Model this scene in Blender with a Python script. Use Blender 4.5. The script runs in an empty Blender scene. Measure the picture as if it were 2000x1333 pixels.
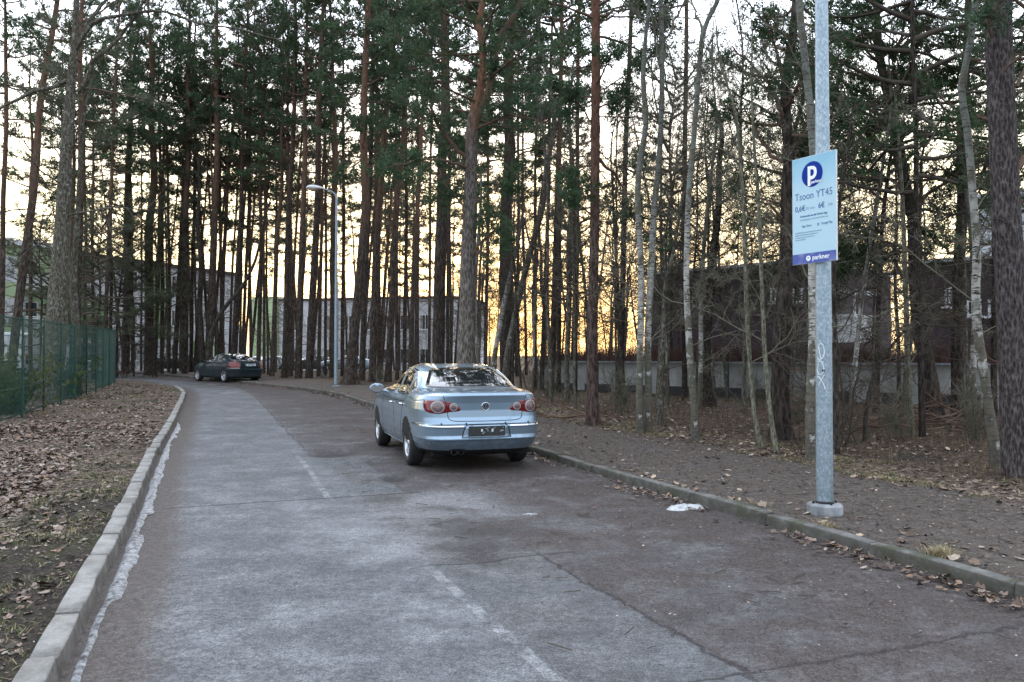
import bpy, bmesh, math, random
import numpy as np
from mathutils import Vector, Matrix
R = math.radians
scene = bpy.context.scene
col = scene.collection
# ------------------------------------------------------------------ camera
F, CH, YH = 1600.0, 1.6, 694.0            # focal length in px of the 2000 px wide photograph, eye height, horizon row
PIT = math.atan((YH - 666.5) / F)
cam = bpy.data.objects.new('camera', bpy.data.cameras.new('camera'))
col.objects.link(cam)
cam.location = (0, 0, CH)
cam.rotation_euler = (math.pi/2 + PIT, 0, 0)
cam.data.sensor_width = 36
cam.data.lens = 36 * F / 2000
cam.data.clip_end = 3000
scene.camera = cam
# ------------------------------------------------------------------ light
SUN_EL, SUN_AZ = R(3.0), R(-2.5)           # azimuth measured from +Y towards +X
world = bpy.data.worlds.new('World'); scene.world = world; world.use_nodes = True
wt = world.node_tree; wt.nodes.clear()
sky = wt.nodes.new('ShaderNodeTexSky'); sky.sky_type = 'NISHITA'; sky.sun_disc = False
sky.sun_elevation = SUN_EL; sky.sun_rotation = SUN_AZ
sky.air_density = 1.0; sky.dust_density = 2.0; sky.ozone_density = 1.5
# thin high cloud veil: a pale layer over the clear sky, denser overhead than at the horizon
tc = wt.nodes.new('ShaderNodeTexCoord')
veil = wt.nodes.new('ShaderNodeMix'); veil.data_type = 'RGBA'
sepw = wt.nodes.new('ShaderNodeSeparateXYZ'); wt.links.new(tc.outputs['Generated'], sepw.inputs[0])
mr = wt.nodes.new('ShaderNodeMapRange'); mr.inputs['From Min'].default_value = 0.02; mr.inputs['From Max'].default_value = 0.55
mr.inputs['To Min'].default_value = 0.50; mr.inputs['To Max'].default_value = 0.75
wt.links.new(sepw.outputs[2], mr.inputs['Value'])
wt.links.new(mr.outputs[0], veil.inputs[0])
wt.links.new(sky.outputs[0], veil.inputs[6])
vr = wt.nodes.new('ShaderNodeValToRGB'); wt.links.new(sepw.outputs[2], vr.inputs[0])
vr.color_ramp.elements[0].position = 0.0; vr.color_ramp.elements[0].color = (1.0, .76, .40, 1)
vr.color_ramp.elements[1].position = 0.19; vr.color_ramp.elements[1].color = (1.0, .88, .60, 1)
e_ = vr.color_ramp.elements.new(.36); e_.color = (.86, .93, 1.05, 1)
vs = wt.nodes.new('ShaderNodeVectorMath'); vs.operation = 'SCALE'; vs.inputs[3].default_value = 10.0
dt = wt.nodes.new('ShaderNodeVectorMath'); dt.operation = 'DOT_PRODUCT'; wt.links.new(tc.outputs['Generated'], dt.inputs[0])
dt.inputs[1].default_value = (math.sin(SUN_AZ), math.cos(SUN_AZ), .15)
br = wt.nodes.new('ShaderNodeMapRange'); br.interpolation_type = 'SMOOTHSTEP'; br.inputs[1].default_value = .35; br.inputs[2].default_value = 1.0; br.inputs[3].default_value = 9.0; br.inputs[4].default_value = 23.0
wm = wt.nodes.new('ShaderNodeMapRange'); wm.inputs[1].default_value = .2; wm.inputs[2].default_value = .75; wm.inputs[3].default_value = .45; wm.inputs[4].default_value = 0.0
wt.links.new(dt.outputs['Value'], wm.inputs[0]); wa = wt.nodes.new('ShaderNodeMath'); wa.operation = 'ADD'
wt.links.new(sepw.outputs[2], wa.inputs[0]); wt.links.new(wm.outputs[0], wa.inputs[1]); wt.links.new(wa.outputs[0], vr.inputs[0])   # warm only on the sunset side
wt.links.new(dt.outputs['Value'], br.inputs[0]); wt.links.new(br.outputs[0], vs.inputs[3])      # the veil glows towards the sunken sun
wt.links.new(vr.outputs[0], vs.inputs[0]); wt.links.new(vs.outputs[0], veil.inputs[7])
bg = wt.nodes.new('ShaderNodeBackground'); bg.inputs[1].default_value = 0.12
wo = wt.nodes.new('ShaderNodeOutputWorld')
wt.links.new(veil.outputs[2], bg.inputs[0]); wt.links.new(bg.outputs[0], wo.inputs[0])
sun = bpy.data.objects.new('sun', bpy.data.lights.new('sun', 'SUN')); col.objects.link(sun)
sun.data.energy = 0.3; sun.data.angle = R(6); sun.data.color = (1.0, 0.62, 0.30)
sd = Vector((math.sin(SUN_AZ)*math.cos(SUN_EL), math.cos(SUN_AZ)*math.cos(SUN_EL), math.sin(SUN_EL)))
sun.rotation_euler = sd.to_track_quat('Z', 'Y').to_euler()
sun.location = sd * 60
scene.view_settings.view_transform = 'Standard'; scene.view_settings.look = 'None'
scene.view_settings.gamma = 1.0; scene.view_settings.exposure = 1.4
scene.cycles.max_bounces = 5; scene.cycles.diffuse_bounces = 2; scene.cycles.glossy_bounces = 3
scene.cycles.transmission_bounces = 3; scene.cycles.transparent_max_bounces = 6
# ------------------------------------------------------------------ helpers: naming and linking
def tag(o, label=None, cat=None, group=None, kind=None):
    if label: o['label'] = label
    if cat: o['category'] = cat
    if group: o['group'] = group
    if kind: o['kind'] = kind
    return o
def empty(name, loc=(0,0,0), rz=0, label=None, cat=None, group=None, parent=None):
    o = bpy.data.objects.new(name, None); col.objects.link(o)
    o.location = loc; o.rotation_euler = (0, 0, rz); o.empty_display_size = 0.2
    if parent: o.parent = parent
    return tag(o, label, cat, group)
def link(name, me, parent=None, loc=None):
    o = bpy.data.objects.new(name, me); col.objects.link(o)
    if parent: o.parent = parent
    if loc: o.location = loc
    return o
def copy_tree(o, parent=None):
    c = o.copy(); col.objects.link(c)
    if parent: c.parent = parent
    for ch in o.children: copy_tree(ch, c)
    return c
def mk(name, V, Fc, m=None, smooth=False, attr=None):
    """numpy verts + list of face index arrays (each n x k) -> mesh"""
    me = bpy.data.meshes.new(name)
    V = np.asarray(V, dtype=np.float32).reshape(-1, 3)
    if not isinstance(Fc, list) or (len(Fc) and not hasattr(Fc[0], 'shape')): Fc = [Fc]
    mats = None
    loops = np.concatenate([np.asarray(f, dtype=np.int32).ravel() for f in Fc]) if Fc else np.zeros(0, np.int32)
    sizes = np.concatenate([np.full(len(f), np.asarray(f).shape[1], np.int32) for f in Fc])
    starts = np.concatenate([[0], np.cumsum(sizes)[:-1]]).astype(np.int32)
    me.vertices.add(len(V)); me.vertices.foreach_set('co', V.ravel())
    me.loops.add(len(loops)); me.loops.foreach_set('vertex_index', loops)
    me.polygons.add(len(sizes)); me.polygons.foreach_set('loop_start', starts); me.polygons.foreach_set('loop_total', sizes)
    if smooth: me.polygons.foreach_set('use_smooth', np.ones(len(sizes), bool))
    if attr:
        for k, a in attr.items():
            a = np.asarray(a, dtype=np.float32)
            if a.ndim == 1:
                at = me.attributes.new(k, 'FLOAT', 'POINT'); at.data.foreach_set('value', a)
            else:
                at = me.attributes.new(k, 'FLOAT_COLOR', 'POINT')
                at.data.foreach_set('color', np.concatenate([a, np.ones((len(a),1), np.float32)], 1).ravel())
    me.update(calc_edges=True); me.validate()
    if m:
        for mm in (m if isinstance(m, (list, tuple)) else [m]): me.materials.append(mm)
    return me
class PB:
    """poly builder for hard-surface parts"""
    def __init__(s): s.v = []; s.f = []; s.mi = []; s.sm = []
    def add(s, vs, fs, mi=0, sm=False):
        b = len(s.v); s.v += [tuple(v) for v in vs]
        for f in fs: s.f.append(tuple(b+i for i in f)); s.mi.append(mi); s.sm.append(sm)
    def box(s, a, b, mi=0, M=None):
        (x0,y0,z0),(x1,y1,z1) = a, b
        vs = [(x0,y0,z0),(x1,y0,z0),(x1,y1,z0),(x0,y1,z0),(x0,y0,z1),(x1,y0,z1),(x1,y1,z1),(x0,y1,z1)]
        if M: vs = [M @ Vector(v) for v in vs]
        s.add(vs, [(0,3,2,1),(4,5,6,7),(0,1,5,4),(1,2,6,5),(2,3,7,6),(3,0,4,7)], mi)
    def tube(s, pts, rad, n=8, mi=0, cap=True, sm=True):
        pts = [Vector(p) for p in pts]
        if not hasattr(rad, '__len__'): rad = [rad]*len(pts)
        vs = []; up = None
        for i, p in enumerate(pts):
            t = (pts[min(i+1, len(pts)-1)] - pts[max(i-1, 0)]).normalized()
            if up is None: up = Vector((0,0,1)) if abs(t.z) < .9 else Vector((1,0,0))
            u = t.cross(up).normalized(); w = u.cross(t).normalized(); up = w
            for k in range(n):
                a = 2*math.pi*k/n; vs.append(p + (u*math.cos(a) + w*math.sin(a))*rad[i])
        fs = [(i*n+k, i*n+(k+1)%n, (i+1)*n+(k+1)%n, (i+1)*n+k) for i in range(len(pts)-1) for k in range(n)]
        s.add(vs, fs, mi, sm)
        if cap:
            s.add(vs[:n], [tuple(range(n))], mi); s.add(vs[-n:], [tuple(range(n-1,-1,-1))], mi)
    def lathe(s, prof, n=24, mi=0, M=None, sm=True):
        """prof: (r, h) around local Z"""
        vs = []
        for r, h in prof:
            for k in range(n):
                a = 2*math.pi*k/n; v = Vector((r*math.cos(a), r*math.sin(a), h)); vs.append(M @ v if M else v)
        s.add(vs, [(i*n+k, i*n+(k+1)%n, (i+1)*n+(k+1)%n, (i+1)*n+k) for i in range(len(prof)-1) for k in range(n)], mi, sm)
    def build(s, name, mats, parent=None, bevel=0, mesh_only=False):
        me = bpy.data.meshes.new(name); me.from_pydata([tuple(v) for v in s.v], [], s.f)
        me.polygons.foreach_set('material_index', s.mi); me.polygons.foreach_set('use_smooth', s.sm)
        for m in (mats if isinstance(mats, (list, tuple)) else [mats]): me.materials.append(m)
        bm = bmesh.new(); bm.from_mesh(me)
        if bevel:
            bmesh.ops.bevel(bm, geom=[e for e in bm.edges if len(e.link_faces)==2 and e.calc_face_angle(0)>.5], offset=bevel, segments=2, affect='EDGES', profile=.5)
        bmesh.ops.recalc_face_normals(bm, faces=bm.faces); bm.to_mesh(me); bm.free(); me.update()
        return me if mesh_only else link(name, me, parent)
# ------------------------------------------------------------------ helpers: ground
def zg(y):
    y = np.asarray(y, dtype=float)
    return np.where(y < 18, 0, np.where(y < 56, (y-18)*.0118, np.maximum(.448 - (y-56)*.022, -.35)))
def ray(px, py):
    u, v = (px-1000)/F, (666.5-py)/F
    c, s = math.cos(PIT), math.sin(PIT)
    return np.array([u, c - v*s, s + v*c])
def G(px, py, dz=0.0):
    """ground point (dz above the road level) seen at a pixel of the photograph"""
    d = ray(px, py); z = dz; p = None
    for _ in range(30):
        t = (CH - z) / max(-d[2], 1e-4); p = d*t; z = .5*z + .5*(dz + float(zg(p[1])))
    return np.array([p[0], p[1], z])
def A(px, py, Y):
    """point at depth Y seen at a pixel"""
    d = ray(px, py); t = Y/d[1]
    return np.array([d[0]*t, Y, CH + d[2]*t])
def hsh(ix, iy, s):
    n = (ix*374761393 + iy*668265263 + s*1442695041) & 0xffffffff
    n = ((n ^ (n >> 13)) * 1274126177) & 0xffffffff
    return ((n ^ (n >> 16)) & 0xffff) / 65535.0
def vnoise(x, y, s=0):
    x = np.asarray(x, float); y = np.asarray(y, float)
    ix = np.floor(x).astype(np.int64); iy = np.floor(y).astype(np.int64); fx = x-ix; fy = y-iy
    fx = fx*fx*(3-2*fx); fy = fy*fy*(3-2*fy)
    a = hsh(ix,iy,s); b = hsh(ix+1,iy,s); c = hsh(ix,iy+1,s); d = hsh(ix+1,iy+1,s)
    return (a*(1-fx)+b*fx)*(1-fy) + (c*(1-fx)+d*fx)*fy
def fbm(x, y, s=0, o=4):
    t = 0; a = .5
    for i in range(o): t = t + a*vnoise(x*2**i, y*2**i, s+i*7); a *= .5
    return t
def smooth_poly(P, n=4):
    P = np.asarray(P, float); out = []
    for i in range(len(P)-1):
        p0, p1, p2, p3 = P[max(i-1,0)], P[i], P[i+1], P[min(i+2,len(P)-1)]
        for k in range(n):
            t = k/n
            out.append(.5*((2*p1)+(-p0+p2)*t+(2*p0-5*p1+4*p2-p3)*t*t+(-p0+3*p1-3*p2+p3)*t**3))
    out.append(P[-1]); return np.array(out)
def resample(P, step):
    P = np.asarray(P, float); d = np.r_[0, np.cumsum(np.linalg.norm(np.diff(P, axis=0), axis=1))]
    n = max(2, int(round(d[-1]/step))+1); s = np.linspace(0, d[-1], n)
    return np.stack([np.interp(s, d, P[:,k]) for k in range(P.shape[1])], 1)
def curve_st(X, Y, C):
    """signed distance (positive to the right of the curve) and arclength of the nearest point"""
    best = np.full(X.shape, 1e9); T = np.zeros(X.shape); S = np.zeros(X.shape); acc = 0
    for i in range(len(C)-1):
        a, b = C[i], C[i+1]; d = b-a; L = np.hypot(*d)
        u = np.clip(((X-a[0])*d[0]+(Y-a[1])*d[1])/(L*L), 0, 1)
        dx = X-(a[0]+u*d[0]); dy = Y-(a[1]+u*d[1]); dd = dx*dx+dy*dy
        m = dd < best; sg = np.where(dx*d[1]-dy*d[0] > 0, 1, -1)
        best = np.where(m, dd, best); T = np.where(m, sg*np.sqrt(dd), T); S = np.where(m, acc+u*L, S); acc += L
    return T, S
# kerb lines at road level, from the near end to the far end
RK = [G(*p)[:2] for p in [(1972,1166),(1640,1068),(1380,992),(1200,938),(1040,886),(890,842),(735,797),(660,774),(590,762),(500,752),(440,745),(380,740),(300,733),(228,728.5)]]
d0 = (RK[0]-RK[1])/np.linalg.norm(RK[0]-RK[1])
RK = [RK[0]+d0*30, RK[0]+d0*8] + RK + [RK[-1]+np.array([-14, 7.0]), RK[-1]+np.array([-45, 16.0])]
RK = resample(smooth_poly(RK, 6), .5)
LKk = [G(*p)[:2] for p in [(114,1333),(195,1157),(263,1007),(306,897),(342,827),(362,778)]]
d1 = (LKk[0]-LKk[1])/np.linalg.norm(LKk[0]-LKk[1])
LKk = [LKk[0]+d1*30, LKk[0]+d1*8] + LKk
tip = [G(*p)[:2] for p in [(358,766),(345,759)]]
LKK = resample(smooth_poly(LKk + tip, 6), .25)          # the kerbed part
Lext = [G(*p)[:2] for p in [(315,753),(285,750),(227,745)]]
LK = np.concatenate([LKK, resample(smooth_poly([LKK[-1]] + Lext + [Lext[-1]+np.array([-16,4.0]), Lext[-1]+np.array([-50,9.0])], 5), .5)[1:]])
def simplify(P, tol=.004):
    if len(P) < 3: return P
    a, b = P[0], P[-1]; d = b-a; L = max(np.hypot(*d), 1e-9)
    h = np.abs((P[:,0]-a[0])*d[1]-(P[:,1]-a[1])*d[0])/L; i = int(h.argmax())
    if h[i] < tol: return np.array([a, b])
    return np.concatenate([simplify(P[:i+1], tol)[:-1], simplify(P[i:], tol)])
RKs, LKs = simplify(RK), simplify(LK)
def road_dist(X, Y):
    """positive outside the road"""
    tl, _ = curve_st(X, Y, LKs); tr, _ = curve_st(X, Y, RKs)
    return np.maximum(-tl, tr), tl, tr
def terrain_z(X, Y):
    d, tl, tr = road_dist(X, Y)
    k = np.clip((d+.02)/.16, 0, 1); k = k*k*(3-2*k)
    bump = (fbm(X*.9, Y*.9, 3)-.47)*.10 + (fbm(X*5, Y*5, 9, 3)-.44)*.05
    path = (tr > 0) & (tr < 3.0)
    amp = np.where(path, .22, 1.0) * np.clip((d-.1)/.5, 0, 1)
    side = np.where(tr > 3, np.minimum((tr-3)*.02, .12), 0)
    return zg(Y) + k*.155 - .06 + bump*amp + side*0
# ------------------------------------------------------------------ materials
class NT:
    def __init__(s, name, rough=.8, spec=.3, metal=0):
        s.m = bpy.data.materials.new(name); s.m.use_nodes = True; s.t = s.m.node_tree
        s.b = s.t.nodes['Principled BSDF']; s.b.inputs['Roughness'].default_value = rough
        s.b.inputs['Specular IOR Level'].default_value = spec; s.b.inputs['Metallic'].default_value = metal
        s.pos = None
    def n(s, ty, **kw):
        nd = s.t.nodes.new(ty)
        for k, v in kw.items(): setattr(nd, k, v)
        return nd
    def put(s, sock, v):
        if isinstance(v, bpy.types.NodeSocket): s.t.links.new(v, sock)
        elif isinstance(v, (tuple, list)) and len(v) == 3 and sock.type == 'RGBA': sock.default_value = (*v, 1)
        else: sock.default_value = v
    def co(s, kind='Object'):
        if s.pos is None: s.pos = s.n('ShaderNodeTexCoord')
        return s.pos.outputs[kind]
    def world(s): return s.n('ShaderNodeNewGeometry').outputs['Position']
    def scale(s, v, sc):
        nd = s.n('ShaderNodeVectorMath', operation='MULTIPLY'); s.put(nd.inputs[0], v); nd.inputs[1].default_value = sc
        return nd.outputs[0]
    def noise(s, v, sc, det=4, ro=.55, dist=0):
        nd = s.n('ShaderNodeTexNoise'); s.put(nd.inputs['Vector'], v); nd.inputs['Scale'].default_value = sc
        nd.inputs['Detail'].default_value = det; nd.inputs['Roughness'].default_value = ro; nd.inputs['Distortion'].default_value = dist
        return nd.outputs['Fac']
    def vor(s, v, sc, feat='F1', out='Distance', rnd=1):
        nd = s.n('ShaderNodeTexVoronoi', feature=feat); s.put(nd.inputs['Vector'], v); nd.inputs['Scale'].default_value = sc
        nd.inputs['Randomness'].default_value = rnd
        return nd.outputs[out]
    def ramp(s, fac, *stops):
        nd = s.n('ShaderNodeValToRGB'); s.put(nd.inputs[0], fac); e = nd.color_ramp.elements
        while len(e) < len(stops): e.new(.5)
        for el, (p, c) in zip(e, stops):
            el.position = p; el.color = (*c, 1) if hasattr(c, '__len__') else (c, c, c, 1)
        return nd.outputs[0]
    def step(s, v, a, b, lo=0., hi=1.):
        nd = s.n('ShaderNodeMapRange', interpolation_type='SMOOTHSTEP')
        if b < a: a, b, lo, hi = b, a, hi, lo
        s.put(nd.inputs[0], v); nd.inputs[1].default_value = a; nd.inputs[2].default_value = b
        nd.inputs[3].default_value = lo; nd.inputs[4].default_value = hi
        return nd.outputs[0]
    def mix(s, f, a, b, ty='MIX'):
        nd = s.n('ShaderNodeMix', data_type='RGBA', blend_type=ty)
        s.put(nd.inputs[0], f); s.put(nd.inputs[6], a); s.put(nd.inputs[7], b); return nd.outputs[2]
    def math(s, op, a, b=0., c=None):
        nd = s.n('ShaderNodeMath', operation=op); s.put(nd.inputs[0], a); s.put(nd.inputs[1], b)
        if c is not None: s.put(nd.inputs[2], c)
        return nd.outputs[0]
    def attr(s, name, out='Fac'): return s.n('ShaderNodeAttribute', attribute_name=name).outputs[out]
    def z(s, v, i=2):
        nd = s.n('ShaderNodeSeparateXYZ'); s.put(nd.inputs[0], v); return nd.outputs[i]
    def rnd(s): return s.n('ShaderNodeObjectInfo').outputs['Random']
    def bump(s, h, strength=.5, dist=.02):
        nd = s.n('ShaderNodeBump'); nd.inputs['Strength'].default_value = strength; nd.inputs['Distance'].default_value = dist
        s.put(nd.inputs['Height'], h); s.t.links.new(nd.outputs[0], s.b.inputs['Normal'])
    def color(s, c): s.put(s.b.inputs['Base Color'], c); return s
def flat(name, c, rough=.6, metal=0, spec=.4, var=.12, sc=6, coat=0):
    k = NT(name, rough, spec, metal)
    n = k.noise(k.co(), sc, 4, .6)
    c2 = tuple(min(1, x*(1+var)) for x in c); c1 = tuple(x*(1-var) for x in c)
    k.color(k.ramp(n, (.3, c1), (.7, c2)))
    if coat: k.b.inputs['Coat Weight'].default_value = coat; k.b.inputs['Coat Roughness'].default_value = .03
    return k.m
def glossy_glass(name, c=(.01,.012,.014)):
    k = NT(name, .03, .9); k.color(c); k.b.inputs['Coat Weight'].default_value = .6; k.b.inputs['Coat Roughness'].default_value = .0
    return k.m
M = {}
# --- asphalt: attributes t / tl = metres from the right / left kerb, s = metres along the right kerb
k = NT('asphalt', .8, .35)
P = k.world(); t = k.attr('t'); tl = k.attr('tl'); s = k.attr('s')
wob = k.math('MULTIPLY', k.math('SUBTRACT', k.noise(P, 1.6, 4), .5), .22)
edge = k.math('ADD', tl, wob)
lane = k.step(k.math('ADD', edge, k.math('MULTIPLY', k.math('SUBTRACT', k.noise(P, 5, 6, .75), .5), .5)), 2.44, 2.18)
mid = k.noise(P, 2.6, 10, .74, .0); fine = k.noise(P, 75, 4, .85); agg = k.vor(P, 95)
blot = k.noise(P, .75, 5, .6, .2)
mm = k.math('ADD', k.math('MULTIPLY', mid, .65), k.math('MULTIPLY', blot, .35))
left = k.ramp(mm, (.38, (.076,.080,.087)), (.48, (.108,.112,.120)), (.56, (.150,.155,.164)), (.66, (.225,.232,.243)))
grain = k.mix(1., k.ramp(fine, (.38, .52), (.5, 1.0), (.62, 1.55)), k.ramp(k.noise(P, 17, 6, .85), (.38, .66), (.62, 1.36)), 'MULTIPLY')
right = k.ramp(mm, (.37, (.045,.041,.041)), (.49, (.076,.071,.072)), (.58, (.116,.112,.114)), (.68, (.19,.186,.19)))
c = k.mix(lane, right, left)
# brown silt along the left gutter
gut = k.math('MULTIPLY', k.step(edge, .62, .26), .8)
c = k.mix(gut, c, (.075,.060,.052))
# needle and soil drift, thicker towards the right kerb
dn = k.noise(P, 1.15, 6, .70, .9)
drift = k.step(k.math('SUBTRACT', dn, k.math('MULTIPLY', t, .050)), .30, .50)
drift = k.math('MULTIPLY', k.math('MULTIPLY', drift, .85), k.step(t, 3.5, 1.9))
c = k.mix(drift, c, k.ramp(k.noise(P, 40, 4, .75), (.35, (.030,.023,.021)), (.65, (.088,.071,.066))))
def rect(t0, t1, s0, s1, sf=.025):
    a = k.math('MULTIPLY', k.step(t, t0-sf, t0+sf), k.step(t, t1+sf, t1-sf))
    b = k.math('MULTIPLY', k.step(s, s0-sf, s0+sf), k.step(s, s1+sf, s1-sf))
    return k.math('MULTIPLY', a, b)
patch = k.math('MAXIMUM', rect(2.45, 3.38, 20, 32.2), rect(2.75, 3.66, 35.4, 39.2))
pc = k.ramp(mid, (.35, (.080,.088,.096)), (.65, (.165,.177,.188)))
c = k.mix(k.math('MULTIPLY', patch, k.step(blot, .62, .38, .25, .62)), c, pc)
pale = k.math('MULTIPLY', rect(1.9, 3.9, 32.3, 35.3, .5), k.step(blot, .4, .6))
c = k.mix(k.math('MULTIPLY', pale, .6), c, (.22,.225,.235))
# worn white line on the seam of the trench
ln = k.math('ADD', k.math('SUBTRACT', t, k.step(s, 32, 35, 3.37, 3.62)), k.math('MULTIPLY', k.math('SUBTRACT', k.noise(P, 7, 3), .5), .06))
ln = k.math('SUBTRACT', .045, k.math('ABSOLUTE', ln))
ln = k.math('MULTIPLY', k.step(ln, 0, .015), k.step(k.noise(P, 3.6, 7, .8), .42, .58))
lr = k.math('MAXIMUM', k.math('MULTIPLY', k.step(s, 25.9, 26), k.step(s, 32.25, 32.15)), k.math('MULTIPLY', k.step(s, 35.3, 35.4), k.step(s, 39.6, 39.3)))
c = k.mix(k.math('MULTIPLY', k.math('MULTIPLY', ln, lr), .55), c, (.29,.30,.31))
# cracks and seams, dark
def crackline(expr, w): return k.step(k.math('ABSOLUTE', expr), w, w*.35)
cn = k.math('MULTIPLY', k.math('SUBTRACT', k.noise(P, 2.4, 5, .7), .5), .30)
cr = k.math('MULTIPLY', crackline(k.math('ADD', k.math('SUBTRACT', t, 2.45), cn), .026), k.math('MULTIPLY', k.step(s, 24, 25), k.step(s, 32.6, 32)))
cr2 = k.math('MULTIPLY', crackline(k.math('ADD', k.math('SUBTRACT', s, 29.55), cn), .022), k.math('MULTIPLY', k.step(t, .2, .6), k.step(t, 3.5, 3.3)))
cr3 = k.math('MULTIPLY', crackline(k.math('ADD', k.math('SUBTRACT', s, 35.38), k.math('MULTIPLY', cn, .2)), .03), k.math('MULTIPLY', k.step(t, 2.4, 2.7), k.step(t, 5.4, 5.2)))
cr4 = k.math('MULTIPLY', crackline(k.math('ADD', k.math('SUBTRACT', s, 32.2), k.math('MULTIPLY', cn, .25)), .022), k.math('MULTIPLY', k.step(t, 2.0, 2.3), k.step(t, 3.5, 3.3)))
cr5 = k.math('MULTIPLY', crackline(k.math('SUBTRACT', edge, 2.3), .03), k.step(s, 39, 41))
crk = k.math('MAXIMUM', k.math('MAXIMUM', cr, cr2), k.math('MAXIMUM', k.math('MAXIMUM', cr3, cr4), k.math('MULTIPLY', cr5, .7)))
c = k.mix(k.math('MULTIPLY', k.attr('pot'), .8), c, (.028,.025,.025))
c = k.mix(k.math('MULTIPLY', crk, .65), c, (.022,.018,.018))
c = k.mix(1., c, grain, 'MULTIPLY')
spk = k.step(agg, .26, .12)
c = k.mix(k.math('MULTIPLY', k.math('MULTIPLY', spk, k.step(k.noise(P, 50, 1), .56, .62)), .5), c, (.36,.37,.38))
k.color(c)
k.put(k.b.inputs['Roughness'], k.step(mm, .35, .65, .72, .92)); k.b.inputs['Specular IOR Level'].default_value = .2
k.bump(k.math('ADD', k.math('MULTIPLY', fine, .5), k.math('SUBTRACT', k.math('MULTIPLY', mid, 1.2), k.math('MULTIPLY', crk, 1.0))), .55, .012)
M['asphalt'] = k.m
# --- forest floor / verge; attribute 'path' = trodden gravel path, 'd' = metres outside the road
k = NT('forest_floor', .92, .2)
P = k.world(); pa = k.attr('path'); dd = k.attr('d'); gr = k.attr('grass'); ba = k.attr('bare')
n1 = k.noise(P, .7, 6, .66, .4); n2 = k.noise(P, 9, 5, .7); n3 = k.noise(P, 55, 3, .8)
soil = k.ramp(n2, (.35, (.022,.017,.014)), (.6, (.060,.046,.037)))
lv = k.vor(k.scale(P, (1,1,1)), 24, 'F1', 'Color')
lf = k.math('ADD', k.math('MULTIPLY', k.z(lv, 0), .55), k.math('MULTIPLY', k.noise(P, 26, 5, .8), .45))
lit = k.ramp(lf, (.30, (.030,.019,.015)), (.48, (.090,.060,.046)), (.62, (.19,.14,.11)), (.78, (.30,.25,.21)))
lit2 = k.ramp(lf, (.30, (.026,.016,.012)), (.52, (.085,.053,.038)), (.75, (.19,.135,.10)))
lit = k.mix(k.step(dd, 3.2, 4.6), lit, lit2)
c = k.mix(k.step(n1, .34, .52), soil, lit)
c = k.mix(k.step(k.math('ADD', ba, k.math('MULTIPLY', k.math('SUBTRACT', n1, .5), 1.2)), .4, .75), c, k.ramp(k.noise(P, 14, 7, .85), (.38, (.010,.008,.007)), (.52, (.040,.031,.026)), (.66, (.12,.10,.08))))
mossn = k.noise(P, 1.3, 6, .72, .5)
moss = k.ramp(n3, (.3, (.035,.045,.014)), (.7, (.10,.115,.04)))
c = k.mix(k.math('MULTIPLY', k.math('MULTIPLY', k.step(mossn, .48, .62), .75), gr), c, moss)
g3 = k.noise(P, 45, 5, .85)
grav = k.ramp(k.math('ADD', k.math('MULTIPLY', g3, .65), k.math('MULTIPLY', n2, .35)), (.36, (.040,.032,.028)), (.5, (.112,.093,.080)), (.62, (.19,.170,.158)), (.72, (.30,.28,.27)))
grav = k.mix(k.step(k.noise(P, 1.1, 6, .7), .54, .70), grav, k.ramp(g3, (.36, (.055,.048,.048)), (.5, (.115,.105,.105)), (.66, (.28,.27,.27))))
pm = k.step(k.math('ADD', pa, k.math('MULTIPLY', k.math('SUBTRACT', n1, .5), 1.2)), .35, .65)
c = k.mix(pm, c, grav)
k.color(c); k.bump(k.math('ADD', n2, k.math('MULTIPLY', n3, .6)), 1., .05)
M['floor'] = k.m
k = NT('leaf_litter', .75, .3)
k.color(k.mix(1., k.attr('col', 'Color'), k.ramp(k.noise(k.world(), 60, 3), (.3, .75), (.7, 1.2)), 'MULTIPLY'))
M['leaf'] = k.m
# --- kerbs
def kerbmat(name, c0, c1, moss):
    k = NT(name, .85, .3); P = k.world(); n = k.noise(P, 5, 6, .7); f = k.noise(P, 70, 3, .8)
    c = k.ramp(n, (.35, c0), (.65, c1)); c = k.mix(1., c, k.ramp(f, (.3, .75), (.7, 1.15)), 'MULTIPLY')
    m = k.step(k.noise(P, 1.7, 5, .7), .60-moss*.16, .70-moss*.12)
    c = k.mix(k.math('MULTIPLY', m, .3+.45*moss), c, (.040,.050,.018) if moss > .5 else (.075,.068,.058))
    nz = k.z(k.n('ShaderNodeNewGeometry').outputs['True Normal']); sidem = k.step(nz, .75, .3); c = k.mix(k.math('MULTIPLY', sidem, k.step(k.noise(P, 6, 5, .75), .35, .6, .35, .8)), c, (.085,.072,.058) if moss < .5 else (.05,.048,.036))
    k.color(c); k.bump(k.math('ADD', n, f), .6, .012); return k.m
M['kerb_l'] = kerbmat('kerb_concrete', (.17,.165,.155), (.34,.335,.32), .2)
M['kerb_r'] = kerbmat('mossy_kerb_concrete', (.095,.093,.088), (.20,.195,.185), .85)
k = NT('dirty_ice', .35, .5); P = k.world()
k.color(k.ramp(k.noise(P, 22, 5, .7), (.34, (.07,.065,.065)), (.43, (.26,.26,.275)), (.52, (.52,.54,.57)), (.62, (.78,.81,.85))))
k.bump(k.noise(P, 60, 5, .8), 1., .05); M['ice'] = k.m
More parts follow.
